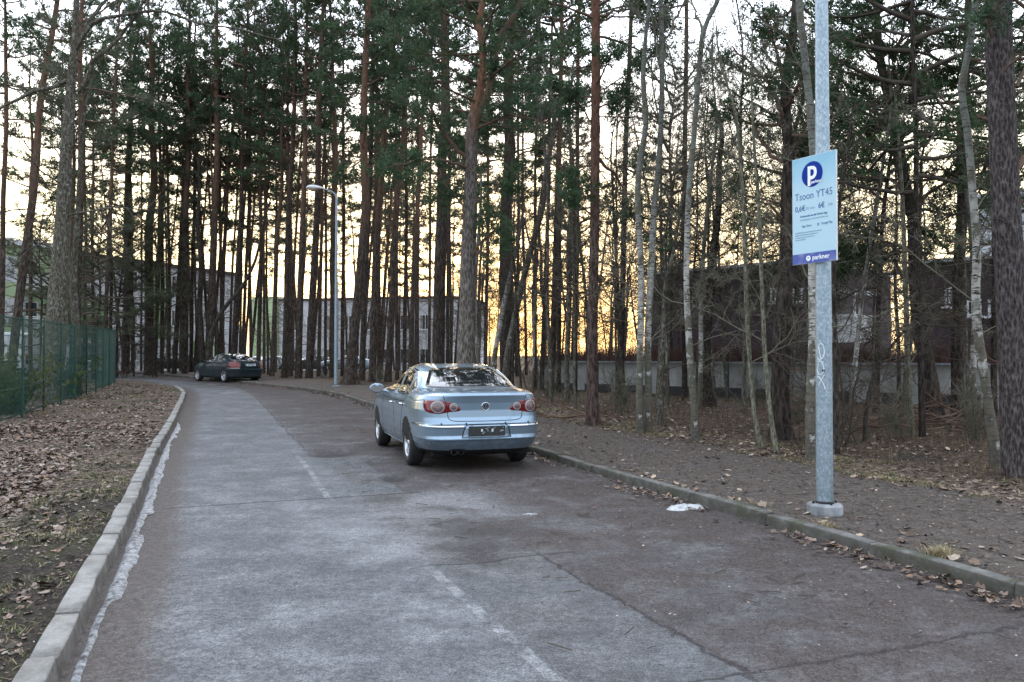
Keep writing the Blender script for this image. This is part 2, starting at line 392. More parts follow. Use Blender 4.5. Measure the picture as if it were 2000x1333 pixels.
# --- bark
def bark(name, low, low2, up=None, up2=None, h0=4., h1=9., sc=1., deep=1., lichen=0.):
    k = NT(name, .93, .15); P = k.co(); Q = k.scale(P, (1,1,.28))
    v = k.vor(Q, 16*sc, 'F1'); n = k.noise(Q, 26*sc, 5, .7, .6); n2 = k.noise(P, 2.2, 4, .6)
    c = k.ramp(k.math('ADD', k.math('MULTIPLY', n, .7), k.math('MULTIPLY', v, .35)), (.38, tuple(x*.45 for x in low)), (.52, low), (.66, low2))
    if up:
        f = k.step(k.math('ADD', k.z(P), k.math('MULTIPLY', k.math('SUBTRACT', n2, .5), 4)), h0, h1)
        c = k.mix(f, c, k.ramp(k.noise(Q, 14*sc, 4, .65), (.36, up), (.66, up2)))
    if lichen:
        l = k.noise(P, 9, 5, .75, .3); c = k.mix(k.math('MULTIPLY', k.step(l, .56, .62), lichen), c, (.30,.33,.29))
        l2 = k.noise(P, 3, 5, .7); c = k.mix(k.math('MULTIPLY', k.step(l2, .56, .66), lichen*.8), c, (.050,.060,.018))
    k.color(c); k.bump(k.math('ADD', n, v), .9*deep, .035); return k.m
M['pine'] = bark('pine_bark', (.054,.043,.036), (.106,.088,.075), (.10,.060,.042), (.18,.112,.078), 5, 11)
M['pine_dark'] = bark('dark_pine_bark', (.044,.036,.031), (.088,.073,.063), (.066,.043,.032), (.13,.08,.058), 7, 13)
M['pine_grey'] = bark('grey_pine_bark', (.125,.112,.100), (.25,.225,.20), (.17,.088,.057), (.30,.168,.108), 6.8, 8.8, 1.4)
M['pine_red'] = bark('red_pine_bark', (.070,.050,.044), (.135,.100,.086), (.115,.062,.044), (.21,.115,.082), 3.4, 7.5, 1.3)
M['pine_purple'] = bark('purple_pine_bark', (.072,.060,.060), (.165,.145,.142), None, None, 0, 1, 2.3, 1.2, .10)
M['bark_grey'] = bark('grey_lichen_bark', (.085,.077,.062), (.17,.158,.13), None, None, 0, 1, 1.6, .8, .75)
M['bark_dark'] = bark('dark_wet_bark', (.042,.036,.030), (.085,.074,.060), None, None, 0, 1, 1.4, .8, .25)
M['bark_pale'] = bark('pale_smooth_bark', (.13,.128,.092), (.24,.235,.18), None, None, 0, 1, 2.2, .5, .35)
k = NT('birch_bark', .8, .25); P = k.co()
dash = k.noise(k.scale(P, (2.2, 2.2, 14)), 2.6, 4, .7, .3); blo = k.noise(k.scale(P, (1,1,.6)), 6, 5, .7)
hi = k.step(k.z(P), 2.6, 5.2)
c = k.mix(hi, k.ramp(k.noise(P, 5, 3), (.35, (.30,.29,.26)), (.65, (.52,.52,.49))), k.ramp(blo, (.35, (.085,.092,.078)), (.65, (.22,.24,.22))))
c = k.mix(k.step(dash, .54, .60), c, (.04,.035,.03))
rough = k.step(k.math('ADD', blo, k.math('MULTIPLY', k.step(k.z(P), 2.6, 0), .18)), .50, .60)
c = k.mix(k.math('MULTIPLY', rough, .92), c, k.ramp(blo, (.4, (.045,.040,.032)), (.7, (.13,.12,.085))))
c = k.mix(k.math('MULTIPLY', k.step(k.noise(P, 3.3, 3), .55, .65), .5), c, (.11,.125,.10))
k.color(c); k.bump(k.math('ADD', dash, blo), .7, .02); M['birch'] = k.m
M['twig'] = flat('twig_bark', (.066,.055,.043), .9, var=.35, sc=3)
M['twig_pale'] = flat('pale_twig_bark', (.125,.118,.088), .9, var=.35, sc=3)
M['limb'] = flat('pine_limb_bark', (.125,.078,.055), .9, var=.35, sc=3)
M['hedge'] = flat('red_twig', (.092,.050,.042), .9, var=.35, sc=2)
def needles(name, a, b):
    k = NT(name, .6, .3); r = k.rnd(); P = k.co()
    n = k.noise(P, 1.3, 3, .6); f = k.math('ADD', k.math('MULTIPLY', n, .8), k.math('MULTIPLY', r, .25))
    c = k.ramp(f, (.3, a), (.75, b)); k.color(k.mix(1., c, k.ramp(k.noise(P, 9, 2), (.3, .7), (.7, 1.3)), 'MULTIPLY'))
    tr = k.n('ShaderNodeBsdfTranslucent'); k.put(tr.inputs[0], c)
    ms = k.n('ShaderNodeMixShader'); ms.inputs[0].default_value = .22
    k.t.links.new(k.b.outputs[0], ms.inputs[1]); k.t.links.new(tr.outputs[0], ms.inputs[2])
    k.t.links.new(ms.outputs[0], k.t.nodes['Material Output'].inputs[0]); return k.m
M['needle'] = needles('pine_needles', (.034,.070,.036), (.080,.140,.064))
M['needle_dull'] = needles('dull_pine_needles', (.050,.066,.040), (.105,.125,.072))
M['needle_lime'] = needles('yellow_green_leaves', (.060,.085,.022), (.13,.16,.05))
M['needle_dark'] = needles('dark_pine_needles', (.024,.052,.022), (.055,.105,.040))
# --- hard things
def galv(name):
    k = NT(name, .42, .5, .55); P = k.co(); v = k.vor(k.scale(P, (1,1,.6)), 75, 'F1', 'Color'); n = k.noise(k.scale(P, (1,1,.5)), 20, 5, .7, .5)
    f = k.math('ADD', k.math('MULTIPLY', k.z(v, 0), .45), k.math('MULTIPLY', n, .6))
    c = k.ramp(f, (.25, (.20,.27,.32)), (.60, (.29,.37,.43)), (.82, (.42,.49,.53)))
    grime = k.math('MULTIPLY', k.step(k.z(P), .5, 0), k.step(k.noise(P, 9, 4), .35, .6))
    c = k.mix(k.math('MULTIPLY', grime, .5), c, (.14,.15,.11))
    k.color(c); k.bump(n, .15, .004); return k.m
M['galv'] = galv('galvanised_steel')
k = NT('grey_concrete', .85, .25); P = k.co(); n = k.noise(k.scale(P, (1,1,.4)), 9, 5, .7)
k.color(k.ramp(n, (.35, (.13,.14,.15)), (.65, (.33,.35,.37)))); k.bump(n, .5, .01); M['concrete'] = k.m
M['black'] = flat('black_plastic', (.012,.012,.013), .5)
M['rubber'] = flat('tyre_rubber', (.016,.016,.017), .75, var=.3, sc=20)
M['chrome'] = flat('chrome', (.72,.74,.76), .12, 1, var=.03)
M['alloy'] = flat('alloy_rim', (.50,.53,.56), .32, .8, var=.08)
M['green_steel'] = flat('green_coated_steel', (.0015,.046,.037), .45, 0, .4, var=.15)
M['lamp_plastic'] = flat('lamp_housing', (.62,.64,.66), .5)
M['lamp_glass'] = flat('lamp_bowl', (.55,.42,.26), .25)
def paint(name, c, metal=.5, rough=.32):
    k = NT(name, rough, .5, metal); n = k.noise(k.co(), 2.5, 5, .6); d = k.noise(k.co(), 11, 5, .7)
    low = k.step(k.z(k.co()), .75, .22)
    cc = k.ramp(n, (.3, tuple(x*.93 for x in c)), (.7, tuple(min(1, x*1.06) for x in c)))
    cc = k.mix(k.math('MULTIPLY', k.math('MULTIPLY', low, k.step(d, .35, .7)), .5), cc, (.09,.085,.08))
    k.put(k.b.inputs['Roughness'], k.math('ADD', rough, k.math('MULTIPLY', k.math('MULTIPLY', low, k.step(d, .3, .7)), .25)))
    k.color(cc); k.b.inputs['Coat Weight'].default_value = 1 if metal else .45; k.b.inputs['Specular IOR Level'].default_value = .5 if metal else .15; k.b.inputs['Coat Roughness'].default_value = .04; return k.m
M['silver'] = paint('silver_blue_paint', (.25,.355,.46), .75, .31)
M['silver_dark'] = paint('bumper_paint', (.22,.31,.40), .72, .36)
M['green_paint'] = paint('dark_green_paint', (.002,.014,.018), 0, .5)
M['white_paint'] = paint('white_paint', (.62,.66,.70), 0)
M['glass'] = glossy_glass('car_glass')
M['dark'] = flat('dark_cavity', (.008,.008,.009), .9)
def lens(name, c, rough=.12):
    k = NT(name, rough, .6); P = k.co(); w = k.noise(k.scale(P, (1,1,1)), 60, 2)
    k.color(k.ramp(w, (.3, tuple(x*.75 for x in c)), (.7, tuple(min(1, x*1.15) for x in c))))
    k.b.inputs['Coat Weight'].default_value = .35; k.b.inputs['Coat Roughness'].default_value = .02; return k.m
M['red'] = lens('red_lens', (.16,.0015,.003)); M['darkred'] = lens('dark_red_lens', (.16,.01,.02))
M['clear'] = lens('clear_lens', (.28,.29,.30)); M['amber'] = lens('amber_lens', (.5,.2,.03))
M['plate'] = flat('plate_white', (.62,.70,.75), .5); M['ink'] = flat('plate_ink', (.02,.025,.03), .5)
M['platedark'] = flat('bare_plate_holder', (.022,.026,.026), .5, var=.4, sc=30)
M['w_white'] = flat('pale_render', (.52,.54,.57), .9, var=.08, sc=1.5)
M['w_green'] = flat('green_render', (.14,.27,.10), .9, var=.12, sc=1.5)
M['w_lime'] = flat('lime_render', (.36,.48,.28), .9, var=.08, sc=1.5)
M['w_brown'] = None
k = NT('brown_shingle', .9, .2); P = k.co(); b = k.n('ShaderNodeTexBrick'); k.put(b.inputs['Vector'], k.scale(P, (1,1,1)))
b.inputs['Scale'].default_value = 4; b.inputs['Color1'].default_value = (.060,.046,.054,1); b.inputs['Color2'].default_value = (.088,.066,.076,1)
b.inputs['Mortar'].default_value = (.03,.024,.028,1); b.inputs['Mortar Size'].default_value = .03
mp = k.n('ShaderNodeMapping'); mp.inputs['Rotation'].default_value = (math.pi/2, 0, 0); k.put(mp.inputs[0], P); k.t.links.new(mp.outputs[0], b.inputs['Vector'])
k.color(k.mix(.5, b.outputs[0], k.ramp(k.noise(P, 3, 5), (.3, (.05,.04,.046)), (.7, (.095,.072,.08))))); M['w_brown'] = k.m
k = NT('stained_concrete_wall', .9, .2); P = k.co(); n = k.noise(k.scale(P, (1,1,.3)), 3, 5, .7)
c = k.ramp(n, (.35, (.24,.25,.24)), (.65, (.40,.41,.40)))
c = k.mix(k.math('MULTIPLY', k.step(k.math('ADD', k.z(P), k.math('MULTIPLY', n, .6)), 1.15, 1.6), .7), c, (.07,.075,.05))
k.color(c); k.bump(n, .3, .01); M['w_wall'] = k.m
M['window'] = glossy_glass('window_glass', (.03,.035,.04))
M['trim'] = flat('white_trim', (.66,.68,.70), .6, var=.06)
M['vent'] = flat('dark_vent', (.045,.048,.052), .7)
M['grass'] = None
k = NT('grass_blade', .7, .25); k.color(k.mix(1., k.attr('col', 'Color'), (1,1,1), 'MULTIPLY')); M['grass'] = k.m
k = NT('sign_face', .25, .5); P = k.co(); n = k.noise(k.scale(P, (1,1,1.2)), 2.2, 3, .6, .6)
c = k.ramp(k.math('ADD', k.z(P), k.math('MULTIPLY', k.math('SUBTRACT', n, .5), .5)), (.15, (.38,.58,.68)), (.45, (.20,.45,.60)), (.90, (.10,.35,.50)))
k.color(c); k.b.inputs['Coat Weight'].default_value = .5; M['sign_face'] = k.m
k = NT('sign_band', .25, .5); P = k.co()
k.color(k.ramp(k.noise(P, 5, 2), (.45, (.005,.04,.30)), (.66, (.16,.20,.42)))); k.b.inputs['Coat Weight'].default_value = .5; M['sign_band'] = k.m
M['blue'] = flat('logo_blue', (.0,.028,.26), .6, 0, .15, var=.05); M['signwhite'] = flat('logo_white', (.82,.86,.9), .4, var=.03)
M['navy'] = flat('sign_ink', (.05,.13,.32), .4, var=.05); M['greyink'] = flat('sign_faint_ink', (.25,.42,.55), .4, var=.05)
M['graffiti'] = flat('white_marker', (.66,.72,.74), .5, var=.15, sc=30)
M['alu'] = flat('sign_edge', (.60,.64,.68), .4, .3)
# ------------------------------------------------------------------ ground sheets
def polar_grid(rs, th):
    Rr, T = np.meshgrid(rs, th, indexing='ij'); X = Rr*np.sin(T); Y = Rr*np.cos(T)
    n, m = Rr.shape; i = np.arange(n-1)[:,None]*m; j = np.arange(m-1)[None,:]
    f = np.stack([i+j, i+j+1, i+m+j+1, i+m+j], -1).reshape(-1, 4)[:, ::-1]
    return X.ravel(), Y.ravel(), f
th_f = np.concatenate([np.linspace(-math.pi, -.80, 60)[:-1], np.linspace(-.80, .80, 560), np.linspace(.80, math.pi, 60)[1:]])
rs = [1.2]
while rs[-1] < 60: rs.append(rs[-1]*1.0135)
while rs[-1] < 1500: rs.append(rs[-1]*1.12)
X, Y, f = polar_grid(np.array(rs), th_f)
d, tl, tr = road_dist(X, Y)
Z = terrain_z(X, Y)
keep = (d[f] > -1.6).any(1)
gz = np.clip(np.where(tl < 0, .45, .25) + np.where(Y > 22, .3, 0), 0, 1)
pathm = np.where((tr > .05) & (tr < 2.9), 1., 0.) * np.clip((3.2-tr)/.7, 0, 1)
bare_ = np.where((tl < 0), np.clip((1.15-np.abs(d))/.4, 0, 1)*np.clip((11-Y)/3, 0, 1), 0)
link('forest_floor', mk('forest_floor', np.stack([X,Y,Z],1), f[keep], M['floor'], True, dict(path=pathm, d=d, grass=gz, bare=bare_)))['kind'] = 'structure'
# a small ring under the viewer so that the ground closes there
rs2 = np.concatenate([np.linspace(.02, 1.2, 12), np.array(rs)[1:]])
X, Y, f = polar_grid(rs2, th_f)
d, tl, tr = road_dist(X, Y); t2, s2 = curve_st(X, Y, RKs)
pot = G(650, 885); hole = G(772, 933)
def dent(X, Y, p, rx, ry, h): return -h*np.exp(-(((X-p[0])/rx)**2 + ((Y-p[1])/ry)**2)**1.5)
Z = zg(Y) + (fbm(X*.5, Y*.5, 2)-.47)*.03 + dent(X,Y,pot,.38,.45,.05) + dent(X,Y,hole,.22,.35,.05) + dent(X,Y,G(610,862),.2,.3,.03) + dent(X,Y,G(930,1095),.25,.2,.02)
pot_ = np.clip(-(dent(X,Y,pot,.38,.45,1.)+dent(X,Y,hole,.22,.35,1.)+dent(X,Y,G(610,862),.2,.3,.7)+dent(X,Y,G(930,1095),.25,.2,.6)+dent(X,Y,G(560,820),.2,.4,.6))*(.3+1.3*fbm(X*6, Y*6, 88)), 0, 1)
keep = (d[f] < .12).any(1) & (np.hypot(X, Y)[f] < 120).all(1)
link('road', mk('road', np.stack([X,Y,Z],1), f[keep], M['asphalt'], True, dict(t=-t2, s=s2, tl=tl, pot=pot_)))['kind'] = 'structure'
def road_z(x, y): return float(zg(y)) + (float(fbm(np.array([x*.5]), np.array([y*.5]), 2)[0])-.47)*.03
# ------------------------------------------------------------------ kerbs: stones laid end to end along the curve
rng = np.random.default_rng(5)
def kerb(C, side, mat_, top, wid, sl, rz=0.0):
    pts = resample(C, .25); n = max(2, int(sl/.25)); V = []; Fq = []
    nrm = []
    for i in range(len(pts)):
        a = pts[max(i-1,0)]; b = pts[min(i+1,len(pts)-1)]; dd_ = (b-a)/np.linalg.norm(b-a); nrm.append(np.array([dd_[1], -dd_[0]])*side)
    i = 0
    while i < len(pts)-1:
        j = min(i+n, len(pts)-1); dz = rng.normal(0, .006); dx = rng.normal(0, .006); base = len(V); g = .006
        for q in range(i, j+1):
            p = pts[q].copy(); N = nrm[q]; zz = float(zg(p[1]))
            dirv = np.array([-N[1], N[0]])*(-side)
            e = 0
            if q == i: p = p + (pts[i+1]-pts[i])*g*5
            if q == j: p = p - (pts[j]-pts[j-1])*g*5; e = 1
            fade = 1.0
            jit = (fbm(np.array([p[0]*3]), np.array([p[1]*3]), 11)[0]-.47)*.012
            prof = [(-.004, -.12), (0, .0), (.004+jit, top*.55), (.008+jit, top-.010), (.018+jit, top-.001), (wid-.008, top+.002), (wid, top-.008), (wid+.005, -.12)]
            ch = .010 if q in (i, j) else 0
            for (o, h) in prof:
                c_ = p + N*(o+dx+ (ch if o < .02 and h > 0 else 0)); V.append((c_[0], c_[1], zz+h+dz - (ch if h > top*.7 else 0)))
        m = 8
        for r in range(j-i):
            for k_ in range(m-1):
                a = base + r*m + k_; Fq.append((a, a+1, a+m+1, a+m))
        for r in (0, j-i):
            b0 = base + r*m
            Fq.append((b0, b0+1, b0+6, b0+7)); Fq.append((b0+1, b0+2, b0+5, b0+6)); Fq.append((b0+2, b0+3, b0+4, b0+5))
        i = j
    me = mk('kerb', np.array(V), np.array(Fq), mat_, False)
    bm = bmesh.new(); bm.from_mesh(me); bmesh.ops.recalc_face_normals(bm, faces=bm.faces); bm.to_mesh(me); bm.free()
    return me
o = link('kerb', kerb(LKK, -1, M['kerb_l'], .125, .15, .75)); o['kind'] = 'structure'
o = link('kerb', kerb(RK[:200], 1, M['kerb_r'], .105, .11, 1.25)); o['kind'] = 'structure'
# ------------------------------------------------------------------ gutter ice and snow
def strip(C, s0, s1, o0, o1, name, m_, hgt=.02, seed=1):
    C = resample(C, .03); L = np.r_[0, np.cumsum(np.linalg.norm(np.diff(C, axis=0), axis=1))]
    sel = (L > s0) & (L < s1); C = C[sel]; L = L[sel]
    T = np.gradient(C, axis=0); T /= np.linalg.norm(T, axis=1)[:,None]; N = np.stack([T[:,1], -T[:,0]], 1); m = 12; V = []
    for j in range(m):
        u = j/(m-1)
        w0 = o0 + (fbm(L*2, L*0, seed)-.45)*.04; w1 = o1 + (fbm(L*2.5, L*0+9, seed+1)-.45)*.12*(o1-o0)/.15
        end = np.clip(np.minimum(L-s0, s1-L)/1.5, 0, 1) * np.clip((fbm(L*1.1, L*0+3, seed+5)-.33)*9, .55, 1)
        off = w0 + (w1-w0)*u*end
        p = C + N*off[:,None]
        h = hgt*np.sin(math.pi*u)**.6*(.3+1.2*fbm(p[:,0]*22, p[:,1]*22, seed+3)) * end - .003
        V.append(np.stack([p[:,0], p[:,1], zg(p[:,1])+.004+h], 1))
    V = np.stack(V, 1).reshape(-1, 3); n = len(C); i = np.arange(n-1)[:,None]*m; j = np.arange(m-1)[None,:]
    f = np.stack([i+j, i+j+1, i+m+j+1, i+m+j], -1).reshape(-1,4)[:, ::-1]
    return link(name, mk(name, V, f, m_, True))
tag(strip(LKK, 22.5, 46.5, .045, .15, 'ice_strip', M['ice'], .022), 'narrow strip of dirty grey ice lying along the foot of the pale left kerb', 'ice')
def blob(name, cx, cy, rx, ry, h, mat_, seed, rot=0):
    n, m = 14, 40; V = [(0,0,h)]; Fq = []; 
    for i in range(1, n+1):
        for j in range(m):
            a = 2*math.pi*j/m; rr = i/n; k_ = 1+.45*(float(vnoise(np.array([math.cos(a)*1.8+5]), np.array([math.sin(a)*1.8+5]), seed)[0])-.5)*2
            x, y = rx*rr*k_*math.cos(a), ry*rr*k_*math.sin(a)
            V.append((x, y, h*max(0, 1-rr**2.2)*(.7+.6*float(vnoise(np.array([x*30]), np.array([y*30]), seed)[0])) - (.01 if i == n else 0)))
    T = [(0, 1+j, 1+(j+1)%m) for j in range(m)]
    Q = [(1+(i-1)*m+j, 1+i*m+j, 1+i*m+(j+1)%m, 1+(i-1)*m+(j+1)%m) for i in range(1, n) for j in range(m)]
    o = link(name, mk(name, np.array(V), [np.array(T), np.array(Q)], mat_, True)); o.location = (cx, cy, road_z(cx, cy)+.006); o.rotation_euler[2] = rot
    return o
k = NT('old_snow', .5, .4); k.color(k.ramp(k.noise(k.co(), 24, 6, .8), (.36, (.20,.20,.20)), (.5, (.42,.44,.46)), (.66, (.62,.65,.67)))); k.bump(k.noise(k.co(), 40, 4), .6, .01); M['snow'] = k.m
g = G(1340, 994); tag(blob('snow_patch', g[0], g[1], .20, .12, .032, M['snow'], 13, .4), 'small melting patch of white snow on the asphalt beside the mossy kerb', 'snow')
for i, (px, py, r, lab) in enumerate([(1035,1005,.10,'thin pale ice sliver on the brown asphalt in front of the white snow patch'), (705,762,.22,'broken white ice slivers at the kerb left of the silver car mirror')]):
    g = G(px, py + (3 if i else 0)); tag(blob('ice_sliver', g[0], g[1], r*(1 if i else .8), r*.3, .010, M['ice'], 7+i, .2), lab, 'ice')
# ------------------------------------------------------------------ leaves
ang = np.linspace(0, 2*math.pi, 11)[:-1]
lobes = np.array([1, .70, .92, .66, .82, .50, .80, .66, .92, .72])
def scatter_leaves(name, P2, size, seed, pal, curl=.35, z0=None, label=None):
    r = np.random.default_rng(seed); n = len(P2); m = len(ang)
    sz = size*(.35+1.15*r.random(n)**1.3); a0 = r.random(n)*2*math.pi
    kk = lobes[None,:]*(1+.25*(r.random((n,m))-.5))
    asp = .65+.5*r.random(n)
    x = np.cos(ang)[None,:]*kk*sz[:,None]; y = np.sin(ang)[None,:]*kk*sz[:,None]*asp[:,None]
    cu = curl*(r.random(n)*1.6-.2)[:,None]
    z = cu*(x**2*1.3+ y**2*(r.random(n)*1.5)[:,None])/sz[:,None] + .12*sz[:,None]*(r.random((n,m))-.5)
    x = np.concatenate([np.zeros((n,1)), x], 1); y = np.concatenate([np.zeros((n,1)), y], 1); z = np.concatenate([np.zeros((n,1)), z], 1)
    tx = r.normal(0, .22, n); ty = r.normal(0, .22, n)
    z2 = z + x*tx[:,None] + y*ty[:,None]
    xr = x*np.cos(a0)[:,None] - y*np.sin(a0)[:,None]; yr = x*np.sin(a0)[:,None] + y*np.cos(a0)[:,None]
    base = (terrain_z(P2[:,0], P2[:,1]) if z0 is None else z0)
    lift = np.abs(np.minimum(z2.min(1), 0))*.75 + r.random(n)*.012
    V = np.stack([xr+P2[:,0:1], yr+P2[:,1:2], z2+(base+lift)[:,None]], -1).reshape(-1, 3)
    j = np.arange(m); tri = np.stack([np.zeros(m,int), 1+j, 1+(j+1)%m], 1)
    f = (np.arange(n)[:,None,None]*(m+1)+tri[None]).reshape(-1, 3)
    pal = np.array(pal); c = pal[r.integers(0, len(pal), n)]*(.6+.8*r.random(n))[:,None]
    C = np.repeat(c, m+1, 0)
    o = link(name, mk(name, V, f, M['leaf'], False, dict(col=C))); o['kind'] = 'stuff'; return o
PALD = [(.24,.18,.14),(.30,.25,.21),(.15,.10,.075),(.085,.058,.045),(.20,.15,.12),(.36,.31,.27),(.11,.075,.055),(.17,.12,.09),(.26,.17,.11)]
r = np.random.default_rng(11)
def rand_in(n, x0, x1, y0, y1): return np.stack([x0+(x1-x0)*r.random(n), y0+(y1-y0)*r.random(n)], 1)
# left verge: density falls with distance
P_ = []
for (n, y0, y1, xa) in ((20000, 3.2, 9, -8), (28000, 9, 18, -15), (18000, 18, 36, -26)):
    q = rand_in(int(n*3.2), xa, -1.2, y0, y1); dL, _ = curve_st(q[:,0], q[:,1], LKs); dL = -dL
    cl = fbm(q[:,0]*1.1, q[:,1]*1.1, 21)
    dark = (dL < 1.0) & (q[:,1] < 13)            # bare trodden soil beside the kerb
    pr = np.clip((cl-.28)*3.6, .10, 1) * np.where(dark, .10, 1) * np.where(dL < .35, .35, 1)
    ok = (dL > .2) & (dL < 9) & (r.random(len(q)) < pr) & (np.abs(q[:,0]) < q[:,1]*.75+2); P_.append(q[ok][:n])
scatter_leaves('fallen_leaves', np.concatenate(P_), .035, 1, [(a*.82,b*.80,c*.80) for a,b,c in PALD], .3)
# right: along the gutter, on the path edge, on the forest floor
Cr = resample(RK, .1); T = np.gradient(Cr, axis=0); T /= np.linalg.norm(T, axis=1)[:,None]; N = np.stack([T[:,1], -T[:,0]], 1)
idx = r.integers(150, 700, 8000); off = -np.abs(r.normal(0, .17, 8000)) - .03
q = Cr[idx] + N[idx]*off[:,None] + r.normal(0, .03, (8000, 2)); cl = vnoise(idx*.07, idx*0., 4); q = q[r.random(len(q)) < .05+cl**2*1.1]
scatter_leaves('fallen_leaves', q, .029, 2, [(.17,.125,.10),(.24,.19,.155),(.11,.075,.056),(.07,.048,.038),(.22,.14,.09)], .6, zg(q[:,1])+.012)
q = rand_in(60000, -8, 16, 4, 30); t_, s_ = curve_st(q[:,0], q[:,1], RKs); cl = fbm(q[:,0]*.9, q[:,1]*.9, 33)
pr = np.where(t_ < .8, .30*np.clip((cl-.3)*3,0,1), np.where(t_ < 2.5, .05, np.where(t_ < 3.9, 1.0*np.clip((cl-.25)*3,0,1), .38*np.clip((cl-.3)*3,0,1))))
ok = (t_ > .14) & (t_ < 10) & (r.random(len(q)) < pr); 
scatter_leaves('fallen_leaves', q[ok][:30000], .038, 3, [(.22,.17,.13),(.30,.25,.20),(.13,.09,.065),(.075,.052,.04),(.34,.26,.19),(.17,.12,.09)])
q = rand_in(1500, -6, 6, 4, 22); t_, s_ = curve_st(q[:,0], q[:,1], RKs); ok = (t_ < -.1) & (t_ > -3.2) & (r.random(len(q)) < np.clip(.5+t_*.15, .02, 1)*.35)
q = q[ok]; scatter_leaves('fallen_leaves', q, .022, 5, [(.20,.14,.11),(.12,.08,.06),(.30,.24,.2)], .3, zg(q[:,1])+.012)
# crumbs of leaf, bark and grit that fill in between
r = np.random.default_rng(61); CR = [(.20,.15,.12),(.11,.08,.06),(.06,.042,.033),(.28,.24,.20),(.14,.10,.08),(.04,.03,.025)]
q = rand_in(90000, -9, 12, 4.2, 24); t_, _ = curve_st(q[:,0], q[:,1], RKs)
q1 = q[(t_ > .15) & (t_ < 7)][:26000]; scatter_leaves('leaf_crumbs', q1, .013, 6, CR, .4)
m_ = (t_ < -.05) & (t_ > -2.9) & (r.random(len(q)) < np.clip(.75+t_*.24, .03, 1)*(.2+1.1*fbm(q[:,0]*1.2, q[:,1]*1.2, 71))); q2 = q[m_][:9000]
scatter_leaves('leaf_crumbs', q2, .0085, 7, CR, .3, zg(q2[:,1])+.010)
q = rand_in(60000, -11, -1.2, 3.3, 18); tl_, _ = curve_st(q[:,0], q[:,1], LKs); q = q[(-tl_ > .16) & (-tl_ < 6)][:20000]
scatter_leaves('leaf_crumbs', q, .014, 8, CR, .4)
# twigs and needles dropped on the road
r = np.random.default_rng(8); V = []; Fq = []
q = rand_in(5200, -6, 7, 3.6, 20); t_, s_ = curve_st(q[:,0], q[:,1], RKs); q = q[(t_ < 2.8) & (t_ > -3.4) & (r.random(len(q)) < np.clip(1.0+t_*.22, .06, 1))]
for x, y in q:
    L = .02+.16*r.random()**4; a = r.random()*6.28; w = .0022+L*.012; b = len(V); z_ = float(terrain_z(np.array([x]), np.array([y]))[0]) if road_dist(np.array([x]),np.array([y]))[0][0] > 0 else float(zg(y))+.008
    z_ += .006
    for s_ in (-1, 0, 1):
        cx, cy = x+math.cos(a)*L*s_*.5, y+math.sin(a)*L*s_*.5; a2 = a + s_*.5*r.normal(0,.5)
        V += [(cx-math.sin(a2)*w, cy+math.cos(a2)*w, z_), (cx+math.sin(a2)*w, cy-math.cos(a2)*w, z_), (cx, cy, z_+w*1.4)]
    for k_ in (0, 3):
        for e in range(3): Fq.append((b+k_+e, b+k_+(e+1)%3, b+k_+3+(e+1)%3, b+k_+3+e))
o = link('fallen_twigs', mk('fallen_twigs', np.array(V), np.array(Fq), M['twig'])); o['kind'] = 'stuff'
# grass: dry and green blades in tufts
def grass(name, C, n, h, spread, seed, pal, droop=.6):
    r = np.random.default_rng(seed); P2 = C[r.integers(0, len(C), n)] + r.normal(0, spread, (n, 2)); z0 = terrain_z(P2[:,0], P2[:,1])-.01
    H = h*(.4+.8*r.random(n)); a = r.random(n)*6.28; ln = droop*(.3+r.random(n)); w = .0022+.002*r.random(n); seg = 4; V = []
    for i in range(seg):
        u = i/(seg-1); ox = np.cos(a)*ln*H*u**1.6; oy = np.sin(a)*ln*H*u**1.6; zz = z0 + H*(u-.35*ln*u**2.2)
        ww = w*(1-u*.85)
        V.append(np.stack([P2[:,0]+ox-np.sin(a)*ww, P2[:,1]+oy+np.cos(a)*ww, zz], 1)); V.append(np.stack([P2[:,0]+ox+np.sin(a)*ww, P2[:,1]+oy-np.cos(a)*ww, zz], 1))
    V = np.stack(V, 1).reshape(-1, 3); b = np.arange(n)[:,None]*(seg*2); f = np.concatenate([b+np.array([2*i, 2*i+1, 2*i+3, 2*i+2]) for i in range(seg-1)])
    c = np.array(pal)[r.integers(0, len(pal), n)]*(.7+.6*r.random(n))[:,None]
    return link(name, mk(name, V, f, M['grass'], False, dict(col=np.repeat(c, seg*2, 0))))
DRY = [(.26,.21,.11),(.20,.17,.09),(.32,.27,.16)]; GRN = [(.06,.09,.02),(.09,.12,.035),(.05,.075,.02),(.16,.14,.06)]
for px, py, n, h, lab in ((1612,1028,200,.08,'tuft of dry yellow grass drooping over the kerb just in front of the sign pole'), (1835,1085,420,.10,'largest tuft of dry grass hanging over the kerb near the right edge'), (1480,985,110,.06,'small flat tuft of dry grass at the kerb left of the sign pole')):
    g = G(px, py, .1); tag(grass('grass_tuft', g[None,:2]+np.zeros((1,2)), n, h, .055 if n < 600 else .08, n, DRY, 1.0), lab, 'grass', 'grass tufts on the mossy kerb')
q = rand_in(9000, -24, -2, 7, 42); dL, _ = curve_st(q[:,0], q[:,1], LKs); m_ = (-dL > .3) & (-dL < 14) & (fbm(q[:,0]*.8, q[:,1]*.8, 41) > .47)
o = grass('short_grass', q[m_], 34000, .07, .10, 77, GRN+DRY[:1], .7); o['kind'] = 'stuff'
q = rand_in(5000, -6, -1.2, 3.4, 12); dL, _ = curve_st(q[:,0], q[:,1], LKs); m_ = (-dL > .16) & (-dL < 2.2) & (fbm(q[:,0]*1.6, q[:,1]*1.6, 45) > .44)
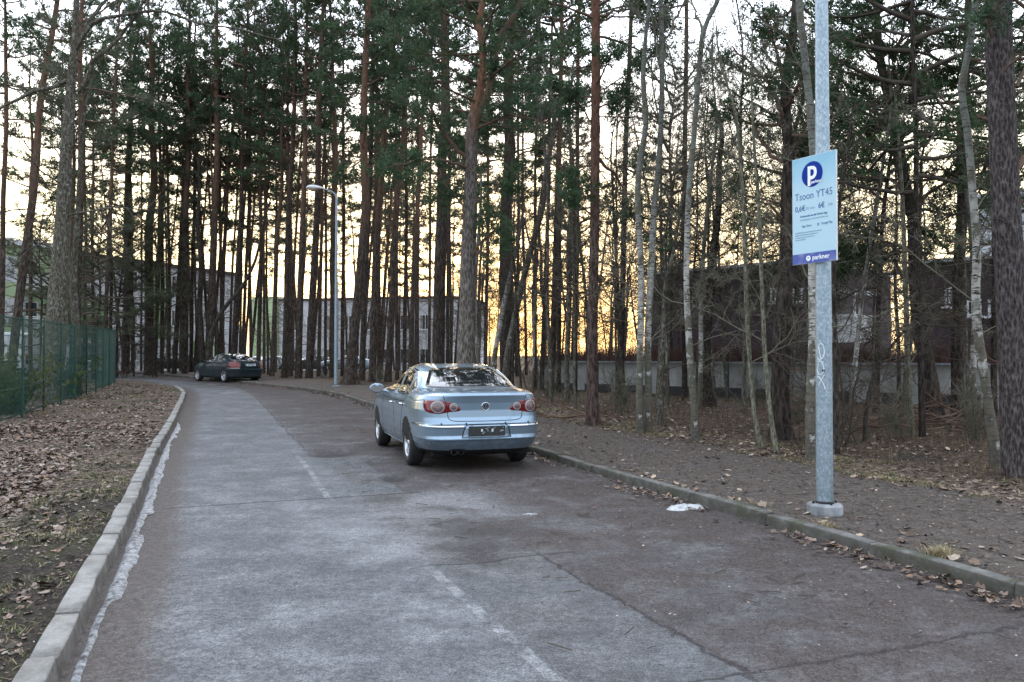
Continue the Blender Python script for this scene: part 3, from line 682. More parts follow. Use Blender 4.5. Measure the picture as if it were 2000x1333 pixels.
q3 = rand_in(26000, -8, 14, 4, 26); t3, _ = curve_st(q3[:,0], q3[:,1], RKs); m3 = (t3 > 2.7) & (t3 < 4.1) & (fbm(q3[:,0]*1.3, q3[:,1]*1.3, 57) > .44)
o = grass('dry_grass', q3[m3], 16000, .07, .07, 80, GRN[:3]+DRY*2+[(.12,.09,.05)]*2, 1.2); o['kind'] = 'stuff'
q3 = rand_in(9000, 0, 16, 8, 26); t3, _ = curve_st(q3[:,0], q3[:,1], RKs); m3 = (t3 > 4) & (t3 < 12) & (fbm(q3[:,0]*.6, q3[:,1]*.6, 59) > .45)
o = grass('dry_stalks', q3[m3], 5000, .30, .15, 81, [(.13,.085,.055),(.09,.06,.04),(.17,.13,.08)], .35); o['kind'] = 'stuff'
o = grass('short_grass', q[m_], 15000, .05, .06, 79, GRN[:3]+DRY+[(.07,.06,.035)]*2, 1.1); o['kind'] = 'stuff'
q = rand_in(14000, 0, 22, 7, 32); t_, _ = curve_st(q[:,0], q[:,1], RKs); m_ = (t_ > 3.2) & ((fbm(q[:,0]*.8, q[:,1]*.8, 51) > .55) | (t_ > 13))
o = grass('short_grass', q[m_], 30000, .10, .12, 78, GRN+DRY, .7); o['kind'] = 'stuff'
# ------------------------------------------------------------------ tree building
class TB:
    """collects tapered tubes and builds them in batches"""
    def __init__(s): s.g = {}
    def add(s, pts, rad, sides):
        pts = np.asarray(pts, float); rad = np.asarray(rad, float)
        s.g.setdefault((len(pts), sides), []).append((pts, rad))
    def build(s):
        V = []; Fq = []; b = 0
        for (n, m), L in s.g.items():
            P = np.stack([a for a, _ in L]); Rr = np.stack([r for _, r in L])
            T = np.gradient(P, axis=1); T /= np.linalg.norm(T, axis=2, keepdims=True)+1e-9
            D = P[:,-1]-P[:,0]; ref = np.where((np.abs(D[:,2]) > .8*np.linalg.norm(D, axis=1))[:,None], [[1.,0,0]], [[0,0,1.]])
            U = np.cross(T, ref[:,None,:]); U /= np.linalg.norm(U, axis=2, keepdims=True)+1e-9; W = np.cross(T, U)
            a = np.arange(m)*2*math.pi/m
            X = P[:,:,None,:] + Rr[:,:,None,None]*(np.cos(a)[None,None,:,None]*U[:,:,None,:] + np.sin(a)[None,None,:,None]*W[:,:,None,:])
            k = len(L); V.append(X.reshape(-1, 3))
            i = (np.arange(k)[:,None,None]*n + np.arange(n-1)[None,:,None])*m; j = np.arange(m)[None,None,:]; j2 = (j+1)%m
            Fq.append((np.stack([i+j, i+j2, i+m+j2, i+m+j], -1)+b).reshape(-1, 4)); b += k*n*m
        return np.concatenate(V), np.concatenate(Fq)
def unit(v): v = np.asarray(v, float); return v/(np.linalg.norm(v)+1e-9)
def curve(r, p, d, L, n, wob, lift=0., droop=0.):
    """a wandering polyline of n points"""
    out = [np.array(p, float)]; d = unit(d); st = L/(n-1)
    for i in range(n-1):
        d = unit(d + r.normal(0, wob, 3) + np.array([0,0,lift*i/n - droop*i/n])); out.append(out[-1]+d*st)
    return np.array(out)
def trunk_mesh(name, pts, rad, mat_, sides=14, step=.45, rough=.06, seed=0, flare=1.35, simple=False):
    pts = smooth_poly(pts, 5); L = np.r_[0, np.cumsum(np.linalg.norm(np.diff(pts, axis=0), axis=1))]
    n = max(4, int(L[-1]/step)); s = np.linspace(0, L[-1], n); s = np.unique(np.r_[s, .12, .3, .6, .9]); s = s[s <= L[-1]]
    P = np.stack([np.interp(s, L, pts[:,k]) for k in range(3)], 1)
    rr = np.interp(s/L[-1], np.linspace(0, 1, len(rad)), rad); 
    fl = 1 + (flare-1)*np.exp(-s/.28)
    n = len(s); a = np.arange(sides)*2*math.pi/sides
    T = np.gradient(P, axis=0); T /= np.linalg.norm(T, axis=1)[:,None]; U = np.cross(T, [[0,1,0.]]); U /= np.linalg.norm(U, axis=1)[:,None]; W = np.cross(T, U)
    lump = 1 + rough*2*(vnoise(np.cos(a)[None,:]*1.6+seed, s[:,None]*2.2+np.sin(a)[None,:]*1.6, seed)-.5)
    root = 1 + (fl[:,None]-1)*(1+.9*np.sin(a*4+seed)[None,:])
    Rr = (rr[:,None]*lump*root)[:,:,None]
    X = P[:,None,:] + Rr*(np.cos(a)[None,:,None]*U[:,None,:] + np.sin(a)[None,:,None]*W[:,None,:])
    i = np.arange(n-1)[:,None]*sides; j = np.arange(sides)[None,:]; j2 = (j+1)%sides
    f = np.stack([i+j, i+j2, i+sides+j2, i+sides+j], -1).reshape(-1, 4)
    return mk(name, X.reshape(-1, 3), f, mat_, True)
def at_frac(pts, z):
    zz = pts[:,2]; return np.array([np.interp(z, zz, pts[:,k]) for k in range(3)])
def needles_mesh(name, C, D, K, ln, w, seed, mat_):
    """C: tuft centres, D: tuft directions; K blades each"""
    r = np.random.default_rng(seed); n = len(C)
    C = np.repeat(C, K, 0); D = np.repeat(D, K, 0)
    v = r.normal(0, 1, C.shape); v /= np.linalg.norm(v, axis=1)[:,None]
    d = D*.75 + v*.85 + np.array([0,0,.22]); d /= np.linalg.norm(d, axis=1)[:,None]
    u = np.cross(d, r.normal(0, 1, C.shape)); u /= np.linalg.norm(u, axis=1)[:,None]+1e-9
    L = (ln*(.6+.8*r.random(len(C))))[:,None]; W = w*(.7+.6*r.random(len(C)))[:,None]
    b = C + v*ln*.25
    V = np.stack([b-u*W, b+u*W, b+d*L], 1).reshape(-1, 3)
    f = np.arange(len(V)).reshape(-1, 3)
    return mk(name, V, f, mat_)
def pine_parts(tp, z0, z1, Rc, seed, nl=34, blade=(.20,.022), K=9, dens=1., dead=14, dead0=.2, shape=0, sub_n=6, droop=0., limb_r=.045, azr=None):
    """limbs, twigs and needle tufts round a trunk polyline tp (crown from z0 to z1)"""
    r = np.random.default_rng(seed); B = TB(); C = []; D = []
    H = tp[-1][2]
    for k in range(nl):
        f = (k+.5*r.random())/nl; f = f**.9; z = z0 + (z1-z0)*f; p = at_frac(tp, z)
        az = k*2.4 + r.normal(0, .5)
        if azr: az = azr[0] + (azr[1]-azr[0])*r.random()
        if shape == 0: prof = (1-f)**.55*(.55+.45*min(1, f*5))
        elif shape == 1: prof = (1-f)**.8*(.9+.1*r.random())
        else: prof = .75+.25*math.sin(f*3.1)
        L = Rc*prof*(.65+.6*r.random())+.25
        el = -.15 + .85*f + r.normal(0, .12) - droop
        d = np.array([math.cos(az)*math.cos(el), math.sin(az)*math.cos(el), math.sin(el)])
        q = curve(r, p, d, L, 7, .13, .22 if droop == 0 else .05, droop*.3)
        B.add(q, np.linspace(limb_r*(.5+L/Rc*.7), .008, 7), 5)
        ns = int(sub_n*(.6+L/Rc*.7))+2
        for j in range(ns):
            u = .28+.72*(j+r.random()*.6)/ns; i0 = min(int(u*6), 5); pp = q[i0]+(q[i0+1]-q[i0])*(u*6-i0)
            dl = unit(q[i0+1]-q[i0]); sd = unit(np.cross(dl, [0,0,1]))*(1 if j%2 else -1)
            ds = unit(dl*.75 + sd*(.55+.4*r.random()) + np.array([0,0,.18+r.normal(0,.2)])); Ls = L*(.22+.22*r.random())*(1.25-u*.6)
            qq = curve(r, pp, ds, Ls, 4, .16, .25); B.add(qq, np.linspace(.012, .004, 4), 3)
            nt = max(1, int(dens*Ls*8))
            for _ in range(nt):
                w_ = .3+.7*r.random(); i1 = min(int(w_*3), 2); c_ = qq[i1]+(qq[i1+1]-qq[i1])*(w_*3-i1)
                C.append(c_ + r.normal(0, .09, 3)*np.array([1,1,.55])); D.append(ds)
        for _ in range(int(dens*5)):
            w_ = .75+.25*r.random(); i1 = min(int(w_*6), 5); c_ = q[i1]+(q[i1+1]-q[i1])*(w_*6-i1); C.append(c_+r.normal(0,.10,3)*np.array([1,1,.6])); D.append(unit(q[-1]-q[-2]))
    for k in range(dead):
        z = z0*(dead0 + (1-dead0)*r.random()**.7); p = at_frac(tp, z); az = r.random()*6.28; el = r.normal(-.05, .3)
        L = .4+1.3*r.random()**1.5*Rc*.6; q = curve(r, p, [math.cos(az)*math.cos(el), math.sin(az)*math.cos(el), math.sin(el)], L, 6, .22)
        B.add(q, np.linspace(.018, .004, 6), 4)
        for j in range(r.integers(1, 5)):
            i1 = r.integers(1, 5); B.add(curve(r, q[i1], unit(q[i1+1]-q[i1])+r.normal(0,.6,3), L*.35, 4, .25), np.linspace(.008, .003, 4), 3)
    zc = np.linspace(max(.3, z0*dead0), z1*.97, 8); B.add([at_frac(tp, z) for z in zc], [.01]*8, 3)   # thin unseen rod added inside the trunk to join the limbs
    return B, np.array(C), np.array(D)
def bare_parts(tp, z0, z1, Rc, seed, nl=22, lv=3, up=.55, wob=.16, r0=.035, tw=1.0, droop=0., min_r=.0028):
    """leafless limbs that fork into fine twigs"""
    r = np.random.default_rng(seed); B = TB()
    def br(p, d, L, rad, l):
        n = 7 if l == 0 else (5 if l == 1 else 4)
        q = curve(r, p, d, L, n, wob*(1+.35*l), .10 if not droop else 0, droop*(l > 0)); B.add(q, np.linspace(rad, max(rad*.28, min_r), n), 5 if l == 0 else 3)
        if l >= lv: return
        m = int((5, 4, 3, 3)[l]*tw*(.7+.6*r.random()))+1
        for j in range(m):
            u = .2+.8*(j+r.random())/m; u = min(u, .99); i0 = int(u*(n-1)); pp = q[i0]+(q[i0+1]-q[i0])*(u*(n-1)-i0)
            dl = unit(q[i0+1]-q[i0]); v = r.normal(0, 1, 3); v -= dl*v.dot(dl); v = unit(v)
            br(pp, dl*.8+v*(.55+.35*r.random())+np.array([0,0,.12-droop*.5]), L*(.34+.25*r.random())*(1.15-.4*u), max(rad*.42, min_r), l+1)
    for k in range(nl):
        f = (k+r.random())/nl; z = z0+(z1-z0)*f; p = at_frac(tp, z); az = k*2.4+r.normal(0,.6); el = up*(.6+.7*f)+r.normal(0,.18)
        L = Rc*(1-f*.55)*(.5+.7*r.random()); br(p, np.array([math.cos(az)*math.cos(el), math.sin(az)*math.cos(el), math.sin(el)]), L, r0*(.5+.6*L/Rc)*(1-.4*f), 0)
    zc = np.linspace(z0*.8, z1*.97, 8); B.add([at_frac(tp, z) for z in zc], [.008]*8, 3)  # unseen core rod, added so the separate branches hang together
    return B
ORD = ['first','second','third','fourth','fifth','sixth','seventh','eighth','ninth','tenth','eleventh','twelfth','thirteenth','fourteenth','fifteenth','sixteenth','seventeenth','eighteenth','nineteenth','twentieth',
 'twenty-first','twenty-second','twenty-third','twenty-fourth','twenty-fifth','twenty-sixth','twenty-seventh','twenty-eighth','twenty-ninth','thirtieth']
ORD += ['thirty-'+x for x in ORD[:9]]+['fortieth']+['forty-'+x for x in ORD[:9]]+['fiftieth']
def mesh_of(B, name, mat_): V, f = B.build(); return mk(name, V, f, mat_)
def ground_h(x, y): return float(terrain_z(np.array([float(x)]), np.array([float(y)]))[0])
# ---- prototypes of the tall pines: straight trunk, 22 m high
def pine_proto(seed, H=22., z0=.52, Rc=2.6, nl=34, tm='pine', nm='needle', dens=1., shape=0, dead=16, K=8, blade=(.20,.021), sub_n=6, wob=.34):
    r = np.random.default_rng(seed); zz = np.linspace(-.4, H, 9)
    tp = np.stack([np.cumsum(r.normal(0, wob*.5, 9))*np.linspace(0,1,9), np.cumsum(r.normal(0, wob*.5, 9))*np.linspace(0,1,9), zz], 1)
    rad = .16*np.array([1.02, .97, .90, .84, .77, .68, .56, .40, .20, .05])
    t = trunk_mesh('trunk', tp, rad, M[tm], 10, .8, .05, seed)
    tps = smooth_poly(tp, 5)
    B, C, D = pine_parts(tps, z0*H, H*.99, Rc, seed+1, nl, blade, K, dens, dead, .15, shape, sub_n)
    return dict(trunk=t, branches=mesh_of(B, 'branches', M['limb']), crown=needles_mesh('crown', C, D, K, blade[0], blade[1], seed+2, M[nm]), r0=.16, H=H)
def place(name, pr, x, y, dia, sc=1., szz=1., lean=(0,0), rz=0., label=None, cat='tree', group=None, tm=None, trunk_r=None):
    root = empty(name, (x, y, ground_h(x, y)-.03), 0, label, cat, group)
    root.rotation_euler = Matrix.Rotation(lean[0], 3, 'Y').to_euler() if not lean[1] else (Matrix.Rotation(lean[0], 3, 'Y') @ Matrix.Rotation(lean[1], 3, 'X')).to_euler()
    for k in ('trunk', 'branches', 'crown'):
        if pr.get(k) is None: continue
        o = link(k, pr[k], root); o.rotation_euler = (0, 0, rz)
        if k == 'trunk':
            s = dia/2/pr['r0']; o.scale = (s, s, szz)
        else: o.scale = (sc, sc, szz)
    return root
# r, H per prototype
PP = [pine_proto(100, z0=.48, Rc=3.0, nl=28, dead=34), pine_proto(110, z0=.54, Rc=2.7, nl=28, tm='pine_dark', dead=40), pine_proto(120, z0=.44, Rc=2.8, nl=24, dead=48, nm='needle_dull'),
      pine_proto(130, z0=.56, Rc=3.0, nl=28, tm='pine', dead=30), pine_proto(140, z0=.40, Rc=2.8, nl=34, dens=1.), pine_proto(150, z0=.56, Rc=2.8, tm='pine', nm='needle_dull', nl=28, dead=40)]
FAR = [pine_proto(200+i*10, z0=(.5,.36,.6)[i], Rc=2.2, nl=22, K=7, blade=(.26,.035), dens=.7, dead=26, nm='needle_dull', sub_n=5, tm=('pine','pine_dark','pine')[i]) for i in range(3)]
placed = []      # (projected x, zone, object) for the labels
def px_of(x, y): return 1000 + F*x/y
def base_xy(px, Y):
    return (px-1000)/F*Y, Y
def leaning(x0, xt, Y):
    """lean angle for a trunk whose base is at px x0 and which leaves the top of the photo at px xt"""
    zt = CH + 694/F*Y; return math.atan2((xt-x0)/F*Y, zt)
# mid-distance pines read from the photograph: px at base, depth, px at the top of the frame, trunk px, prototype
MID = [(0,34,14,11,0),(19,32,92,17,0),(183,44,176,7,1),(203,43,208,8,0),(245,52,243,16,1),(259,54,262,6,0),(290,50,276,18,0),(303,53,322,8,3),(316,50,308,8,1),(330,52,325,7,3),
 (340,50,372,10,1),(361,50,352,13,0),(373,53,390,8,1),(407,48,436,15,3),(430,51,447,9,3),(455,47,482,10,1),(473,50,500,7,1),(490,52,480,7,5),
 (505,47,514,9,1),(516,50,519,6,2),(524,48,516,5,5),(531,46,546,10,0),(556,44,589,13,1),(568,46,560,9,2),(583,43,600,14,3),(604,43,626,15,1),(622,46,636,8,2),(636,47,632,6,5),
 (650,44,645,14,0),(669,46,664,8,1),(707,40,736,12,1),(727,39,748,15,3),(741,42,738,9,2),(757,38,780,14,0),(776,41,771,8,2),(790,42,794,8,1),(801,36,822,10,3),(816,40,810,6,5),(838,38,842,6,2),
 (1045,34,1048,7,2),(1058,32,1082,9,1),(1076,29,1108,12,0),(1091,30,1096,9,1),(1123,29,1132,9,5),(1211,27,1238,12,1),(1337,27,1340,11,1),(948,40,956,8,2),(1010,45,1016,7,1),(1028,48,1022,6,5),
 (882,40,876,6,5),(150,29,158,14,2),(140,46,132,9,4),(60,45,66,8,4),(112,48,120,8,4),(215,47,222,7,4),(166,50,160,7,2)]
rr = np.random.default_rng(3)
for i, (x0, Y, xt, w, pi) in enumerate(MID):
    x, y = base_xy(x0, Y); la = leaning(x0, xt, Y)
    pr = PP[pi]; o = place('pine_tree', pr, x, y, w/F*Y*1.0, .8+.3*rr.random(), .92+.42*rr.random()**1.2, (la, rr.normal(0,.02)), rr.random()*6.28)
    placed.append((x0, Y, o))
# ---- single trees traced from the photograph: trunk path in photo pixels, own depth
def trace(name, path, Y, widths, tm, H=None, crown=None, bare=None, limbs=None, label='', seed=0, nm='needle', twig='twig', sides=16, wob=0., group=None, limb_m=None, dp=0., flare=1.35, rough=.07):
    """path: photo px points from the base upward; limbs: list of (path, start px width, end px width)"""
    by = path[0]; x, y = base_xy(by[0], Y); z = ground_h(x, y)-.05
    pts = [np.array([x, y, z])]
    for k, p in enumerate(path[1:]):
        pts.append(A(p[0], p[1], Y + dp*k))
    pts = np.array(pts)
    if H:
        d = unit(pts[-1]-pts[-2]); d = unit(d*.6+np.array([0,0,1.])); n0 = pts[-1]
        if H > n0[2]+.5: pts = np.concatenate([pts, [n0 + d*(H-n0[2])*.5/d[2], n0 + (unit(d+np.array([0,0,.6])))*(H-n0[2])]])
    org = pts[0].copy(); loc = pts-org
    rad = np.array(widths)/F*Y/2
    root = empty(name, tuple(org), 0, label, 'tree', group)
    link('trunk', trunk_mesh('trunk', loc, rad, M[tm], sides, .3, rough, seed, flare), root)
    tps = smooth_poly(loc, 6); zz = tps[:,2]; tps = tps[np.r_[True, np.diff(np.maximum.accumulate(zz)) > 1e-4]]
    B = TB(); Cc = []; Dd = []
    r = np.random.default_rng(seed+5)
    if limbs:
        for L in limbs:
            lp, w0, w1 = L[:3]; yo = L[3] if len(L) > 3 else .6
            q = np.array([A(p[0], p[1], Y + (yo*j/(len(lp)-1))) for j, p in enumerate(lp)])-org
            q = resample(smooth_poly(q, 4), max(.15, np.linalg.norm(q[-1]-q[0])/14)); n = len(q)
            q[1:-1] += r.normal(0, .015+.002*Y/10, (n-2, 3))
            B.add(q, np.linspace(w0, w1, n)/F*Y/2, 8)
            if bare or crown:
                for j in range(max(3, n//2)):
                    i0 = r.integers(n//4, n-1); d = unit(unit(q[i0+1]-q[i0])+r.normal(0,.6,3)); Ls = (.5+1.4*r.random())*(.6 if bare is None else bare.get('ls', .8))
                    qq = curve(r, q[i0], d, Ls, 6, .2, .1); B.add(qq, np.linspace(.014, .004, 6), 4)
                    for m in range(5):
                        i1 = r.integers(1, 5); d2 = unit(qq[i1+1]-qq[i1])+r.normal(0,.6,3); q3 = curve(r, qq[i1], d2, Ls*.5, 4, .25); B.add(q3, np.linspace(.006, .0028, 4), 3)
                        if crown:
                            for _ in range(7): Cc.append(q3[r.integers(1,4)]+r.normal(0,.07,3)); Dd.append(unit(d2))
    if crown:
        c = dict(z0=6, z1=None, Rc=2.2, nl=26, K=10, blade=(.13,.012), dens=1.6, dead=10, shape=0, sub_n=6, dead0=.15); c.update(crown)
        B2, C, D = pine_parts(tps, c['z0'], c['z1'] or tps[-1][2]*.98, c['Rc'], seed+1, c['nl'], c['blade'], c['K'], c['dens'], c['dead'], c['dead0'], c['shape'], c['sub_n'], c.get('droop', 0.), c.get('limb_r', .035), c.get('azr'))
        for k_, v_ in B2.g.items(): B.g.setdefault(k_, []).extend(v_)
        if Cc: C = np.concatenate([C, np.array(Cc)]); D = np.concatenate([D, np.array(Dd)])
        link('crown', needles_mesh('crown', C, D, c['K'], c['blade'][0], c['blade'][1], seed+2, M[nm]), root)
    if bare:
        b = dict(z0=2, z1=None, Rc=1.8, nl=20, lv=3, up=.6, wob=.16, r0=.022, tw=1., droop=0.); b.update(bare); b.pop('ls', None)
        B3 = bare_parts(tps, b['z0'], b['z1'] or tps[-1][2]*.97, b['Rc'], seed+3, b['nl'], b['lv'], b['up'], b['wob'], b['r0'], b['tw'], b['droop'])
        for k_, v_ in B3.g.items(): B.g.setdefault(k_, []).extend(v_)
    if B.g: link('branches', mesh_of(B, 'branches', M[limb_m or ('limb' if crown else twig)]), root)
    return root
# left: big mossy broadleaf behind the fence
trace('broadleaf_tree', [(98,778),(104,700),(112,600),(122,450),(128,320),(138,180),(146,90),(148,40),(151,-40)], 26.5, [46,40,36,33,28,24,22,16,12,9], 'bark_grey', 14,
  bare=dict(z0=5.5, Rc=3.0, nl=16, lv=3, up=.7, r0=.03, tw=1.1), seed=11, limb_m='bark_grey', rough=.10,
  limbs=[([(132,158),(100,170),(60,180),(30,197),(0,210),(-60,214)], 9, 3, -1.0), ([(150,90),(165,60),(185,25),(212,-5),(250,-60)], 9, 4, .5), ([(148,100),(162,75),(182,45),(200,36),(250,28),(300,20),(340,28),(375,42),(420,50),(460,55),(500,66),(560,80)], 8, 2, -2.0),
         ([(152,180),(176,150),(180,120),(220,88),(255,45),(272,18),(290,-15)], 10, 4, -.8), ([(255,45),(262,30),(300,22)], 4, 2, -.8), ([(118,520),(95,480),(70,470),(40,500)], 5, 2, .8)],
  label='thick lichen-spotted broadleaf tree behind the green fence, long bare limbs arching to both sides')
trace('broadleaf_tree', [(150,780),(150,700),(147,620),(143,540),(152,420),(158,300),(163,220),(176,180),(180,140)], 28, [17,16,15,13,11,9,8,6,4], 'bark_grey', 11,
  bare=dict(z0=3.5, Rc=2.2, nl=16, lv=3, r0=.02), seed=12, limb_m='bark_grey', label='thinner mossy broadleaf tree just right of the thick lichen-spotted one')
# forest edge, centre
trace('pine_tree', [(684,760),(692,650),(700,570),(708,480),(714,400),(710,260),(714,120),(720,0)], 36, [24,19,17,16,14,12,10,8], 'pine', 20, crown=dict(z0=9.5, Rc=2.8, nl=30, blade=(.17,.018), dead=10), seed=21, flare=1.7,
  label='stout leaning pine with flared root right beside the far street lamp')
trace('pine_tree', [(856,765),(857,650),(860,500),(863,400),(864,285),(869,216),(868,100),(866,0)], 30, [25,24,23,20,18,15,13,11], 'pine_dark', 17, crown=dict(z0=7.2, Rc=2.6, nl=32, blade=(.16,.016)), seed=22,
  label='straight dark pine standing just left of the thick forked pine')
trace('pine_tree', [(908,800),(910,690),(913,600),(915,500),(919,400),(920,330),(921,260),(925,225),(937,180),(943,120),(941,75),(935,40),(945,0),(952,-40)], 22, [44,37,35,32,30,28,26,24,20,15,14,12,10,8], 'pine_grey', 13.5,
  crown=dict(z0=7.8, Rc=2.9, nl=30, blade=(.13,.012), dead=4, dens=2.0), seed=23, flare=1.3, rough=.08,
  limbs=[([(922,262),(940,215),(950,190),(968,120),(975,85),(985,55),(1005,30),(1020,-10)], 16, 7, -.5), ([(917,318),(900,300),(880,280),(862,250),(850,228),(838,205)], 10, 4, -.6), ([(915,330),(880,318),(840,312),(800,318),(765,322)], 7, 2, -1.2),
         ([(925,400),(960,375),(990,350),(1030,330)], 5, 2, -.8), ([(912,420),(890,385),(870,360),(858,330)], 5, 2, .4), ([(915,520),(935,480),(965,450),(1000,430)], 6, 2, -.7), ([(937,60),(920,40),(905,10),(890,-20)], 7, 4, .4), ([(922,255),(960,240),(1000,225),(1050,240)], 6, 2, -1.0)],
  label='thickest pine of the wood edge, grey trunk forking into orange limbs above the silver car')
trace('pine_tree', [(990,775),(989,690),(990,600),(988,500),(989,400),(996,300),(993,200),(996,100),(1004,0)], 32, [27,26,25,24,22,19,16,12,10], 'pine_dark', 18, crown=dict(z0=7.5, Rc=2.8, nl=34, blade=(.17,.017), dead=20), seed=24,
  limbs=[([(992,330),(1020,300),(1060,290)], 6, 2), ([(996,260),(965,250),(945,262)], 6, 2)],
  label='big dark pine directly right of the thick forked pine')
trace('pine_tree', [(1157,825),(1157,700),(1158,600),(1160,500),(1162,400),(1163,250),(1164,100),(1163,0)], 17.6, [25,21,19,18,18,17,17,16], 'pine_red', 13, crown=dict(z0=7.3, Rc=2.4, nl=18, blade=(.13,.012), dead=16, dead0=.35), seed=25, sides=18,
  limbs=[([(1172,32),(1210,22),(1260,16),(1320,14)], 6, 2, -.6), ([(1172,40),(1210,35),(1260,26),(1300,28)], 5, 2, .5), ([(1171,310),(1190,330),(1210,350),(1225,390),(1240,440)], 7, 3, .5), ([(1171,210),(1200,200),(1240,192)], 4, 2), ([(1171,175),(1200,165),(1235,160)], 4, 2), ([(1153,240),(1130,200),(1110,170),(1080,160)], 4, 2, -.5), ([(1154,420),(1130,402),(1105,400)], 4, 1.5, -.4)],
  label='straight red-barked pine near the path, right of the silver car')
# birches and pale stems
for args in [
 ([(1250,838),(1249,760),(1251,670),(1252,550),(1250,480),(1246,400),(1248,330),(1262,240),(1256,160),(1262,60),(1270,-10)], 15.9, [15,13,13,12,12,11,10,7,6,5], 31, 'left stem of the twin white birches beyond the path, forking high up'),
 ([(1266,836),(1266,740),(1265,660),(1270,560),(1274,480),(1278,400),(1284,350),(1290,270),(1293,150),(1291,0)], 16.0, [15,14,13,13,12,11,10,9,8,7], 32, 'right stem of the twin white birches, leaning and joining the left one low down'),
 ([(1358,857),(1356,800),(1348,700),(1341,560),(1344,400),(1350,330),(1360,210),(1369,90),(1376,54),(1392,20),(1408,-20)], 14.2, [15,14,12,11,11,10,10,9,8,6], 33, 'single slim birch with greenish bark right of the twin birches'),
 ([(1584,892),(1583,820),(1585,740),(1588,640),(1587,520),(1589,420),(1588,300),(1579,180),(1566,60),(1560,-20)], 11.7, [21,18,17,15,15,14,14,13,11,9], 34, 'white birch standing directly behind the sign pole'),
 ([(1945,900),(1932,800),(1922,730),(1906,610),(1908,490),(1900,380),(1888,240),(1876,180),(1890,110),(1902,40),(1906,-20)], 11.1, [19,17,16,14,14,12,10,9,7,6], 35, 'pale peeling birch just left of the thick purple-brown pine')]:
    p, Y, w, sd, lab = args
    lm = [([(1294,125),(1302,80),(1315,45),(1334,10),(1345,-20)], 6, 3, .2), ([(1292,145),(1280,85),(1272,20)], 5, 2, .3)] if sd == 32 else ([([(1371,62),(1360,30),(1347,-10)], 6, 3)] if sd == 33 else None)
    trace('birch_tree', p, Y, w, 'birch', 10.5, bare=dict(z0=1.6, Rc=1.5, nl=16, lv=3, up=.75, r0=.012, tw=1.15, droop=.12), limbs=lm, seed=sd, label=lab, sides=12, group='birches at the wood edge', flare=1.15, limb_m='twig_pale')
for p, Y, w, sd, lab, tm in [
 ([(1288,815),(1291,740),(1296,655),(1300,560),(1318,480),(1330,400),(1352,330)], 18, [13,12,10,9,7,5,3], 41, 'short leaning grey stem touching the right side of the twin birches', 'bark_grey'),
 ([(1487,868),(1472,800),(1460,640),(1456,520),(1452,400),(1444,300),(1438,225),(1420,165),(1405,120),(1398,40)], 13.4, [10,9,9,8,8,7,5,4,3], 42, 'slender pale green sapling with a crooked top, well left of the sign pole', 'bark_pale'),
 ([(1516,876),(1504,800),(1494,690),(1488,560),(1482,400),(1474,300),(1468,180),(1470,60)], 12.7, [10,9,9,8,7,6,4,3], 43, 'slender pale sapling just left of the dark forked pine by the sign', 'bark_pale'),
 ([(1634,872),(1634,760),(1631,640),(1628,520),(1640,400),(1652,300),(1668,200)], 12.3, [10,9,8,7,6,5,3], 44, 'thin dark stem hugging the right side of the sign pole', 'bark_dark'),
 ([(1780,850),(1772,700),(1770,600),(1766,480),(1762,380),(1756,280),(1748,180)], 15.5, [11,10,10,9,8,6,4], 45, 'pale mottled stem in front of the leaning dark pine at the gap', 'bark_pale'),
 ([(1894,830),(1889,740),(1886,640),(1884,520),(1880,420)], 16.5, [7,7,6,5,4], 46, 'thin grey sapling between the two rightmost dark trunks', 'bark_grey'),
 ([(1108,790),(1107,700),(1112,600),(1110,480),(1118,360),(1112,240),(1120,120)], 25, [11,10,10,9,8,6,4], 47, 'mottled grey stem left of the red-barked pine', 'bark_grey'),
 ([(984,765),(990,700),(1012,590),(1030,514),(1045,460),(1061,400),(1066,340),(1080,260),(1081,210),(1072,150),(1056,90),(1052,0)], 27, [14,13,12,12,11,10,9,8,7,6], 48, 'grey broadleaf tree leaning right, crossing just right of the big dark pine', 'bark_grey'),
 ([(936,760),(934,700),(927,620),(930,520),(938,420),(940,330)], 27, [9,9,8,7,6,4], 49, 'thin birch stem tight against the right of the thick forked pine', 'birch'),
 ([(962,770),(966,700),(979,620),(992,560),(1010,480),(1024,400)], 28, [11,10,10,9,7,5], 50, 'slim white birch leaning across the foot of the big dark pine', 'birch'),
 ([(398,742),(395,690),(390,600),(393,520),(386,440),(390,360),(384,280)], 48, [13,12,11,9,8,6,4], 51, 'dark many-stemmed broadleaf tree left of the dark green sedan', 'bark_dark'),
 ([(404,735),(414,650),(440,600),(470,565),(498,511),(512,450),(528,390)], 44, [11,10,8,7,6,4,3], 52, 'bare tree leaning strongly right above the dark green sedan', 'bark_dark'),
 ([(1688,868),(1692,800),(1712,720),(1755,660),(1800,610),(1845,570)], 14.5, [9,8,7,6,4,3], 53, 'dark bowed stem arching to the right behind the sign pole', 'bark_dark')]:
    trace('broadleaf_tree' if tm != 'birch' else 'birch_tree', p, Y, w, tm, None, bare=dict(z0=1.2 if Y < 20 else 2.5, Rc=1.5 if Y < 20 else 2.2, nl=14 if Y < 20 else 12, lv=3, up=.55, r0=.011 if Y < 20 else .02, tw=1.1), seed=sd, label=lab, sides=10, limb_m='twig_pale' if tm == 'bark_pale' else 'twig', flare=1.15)
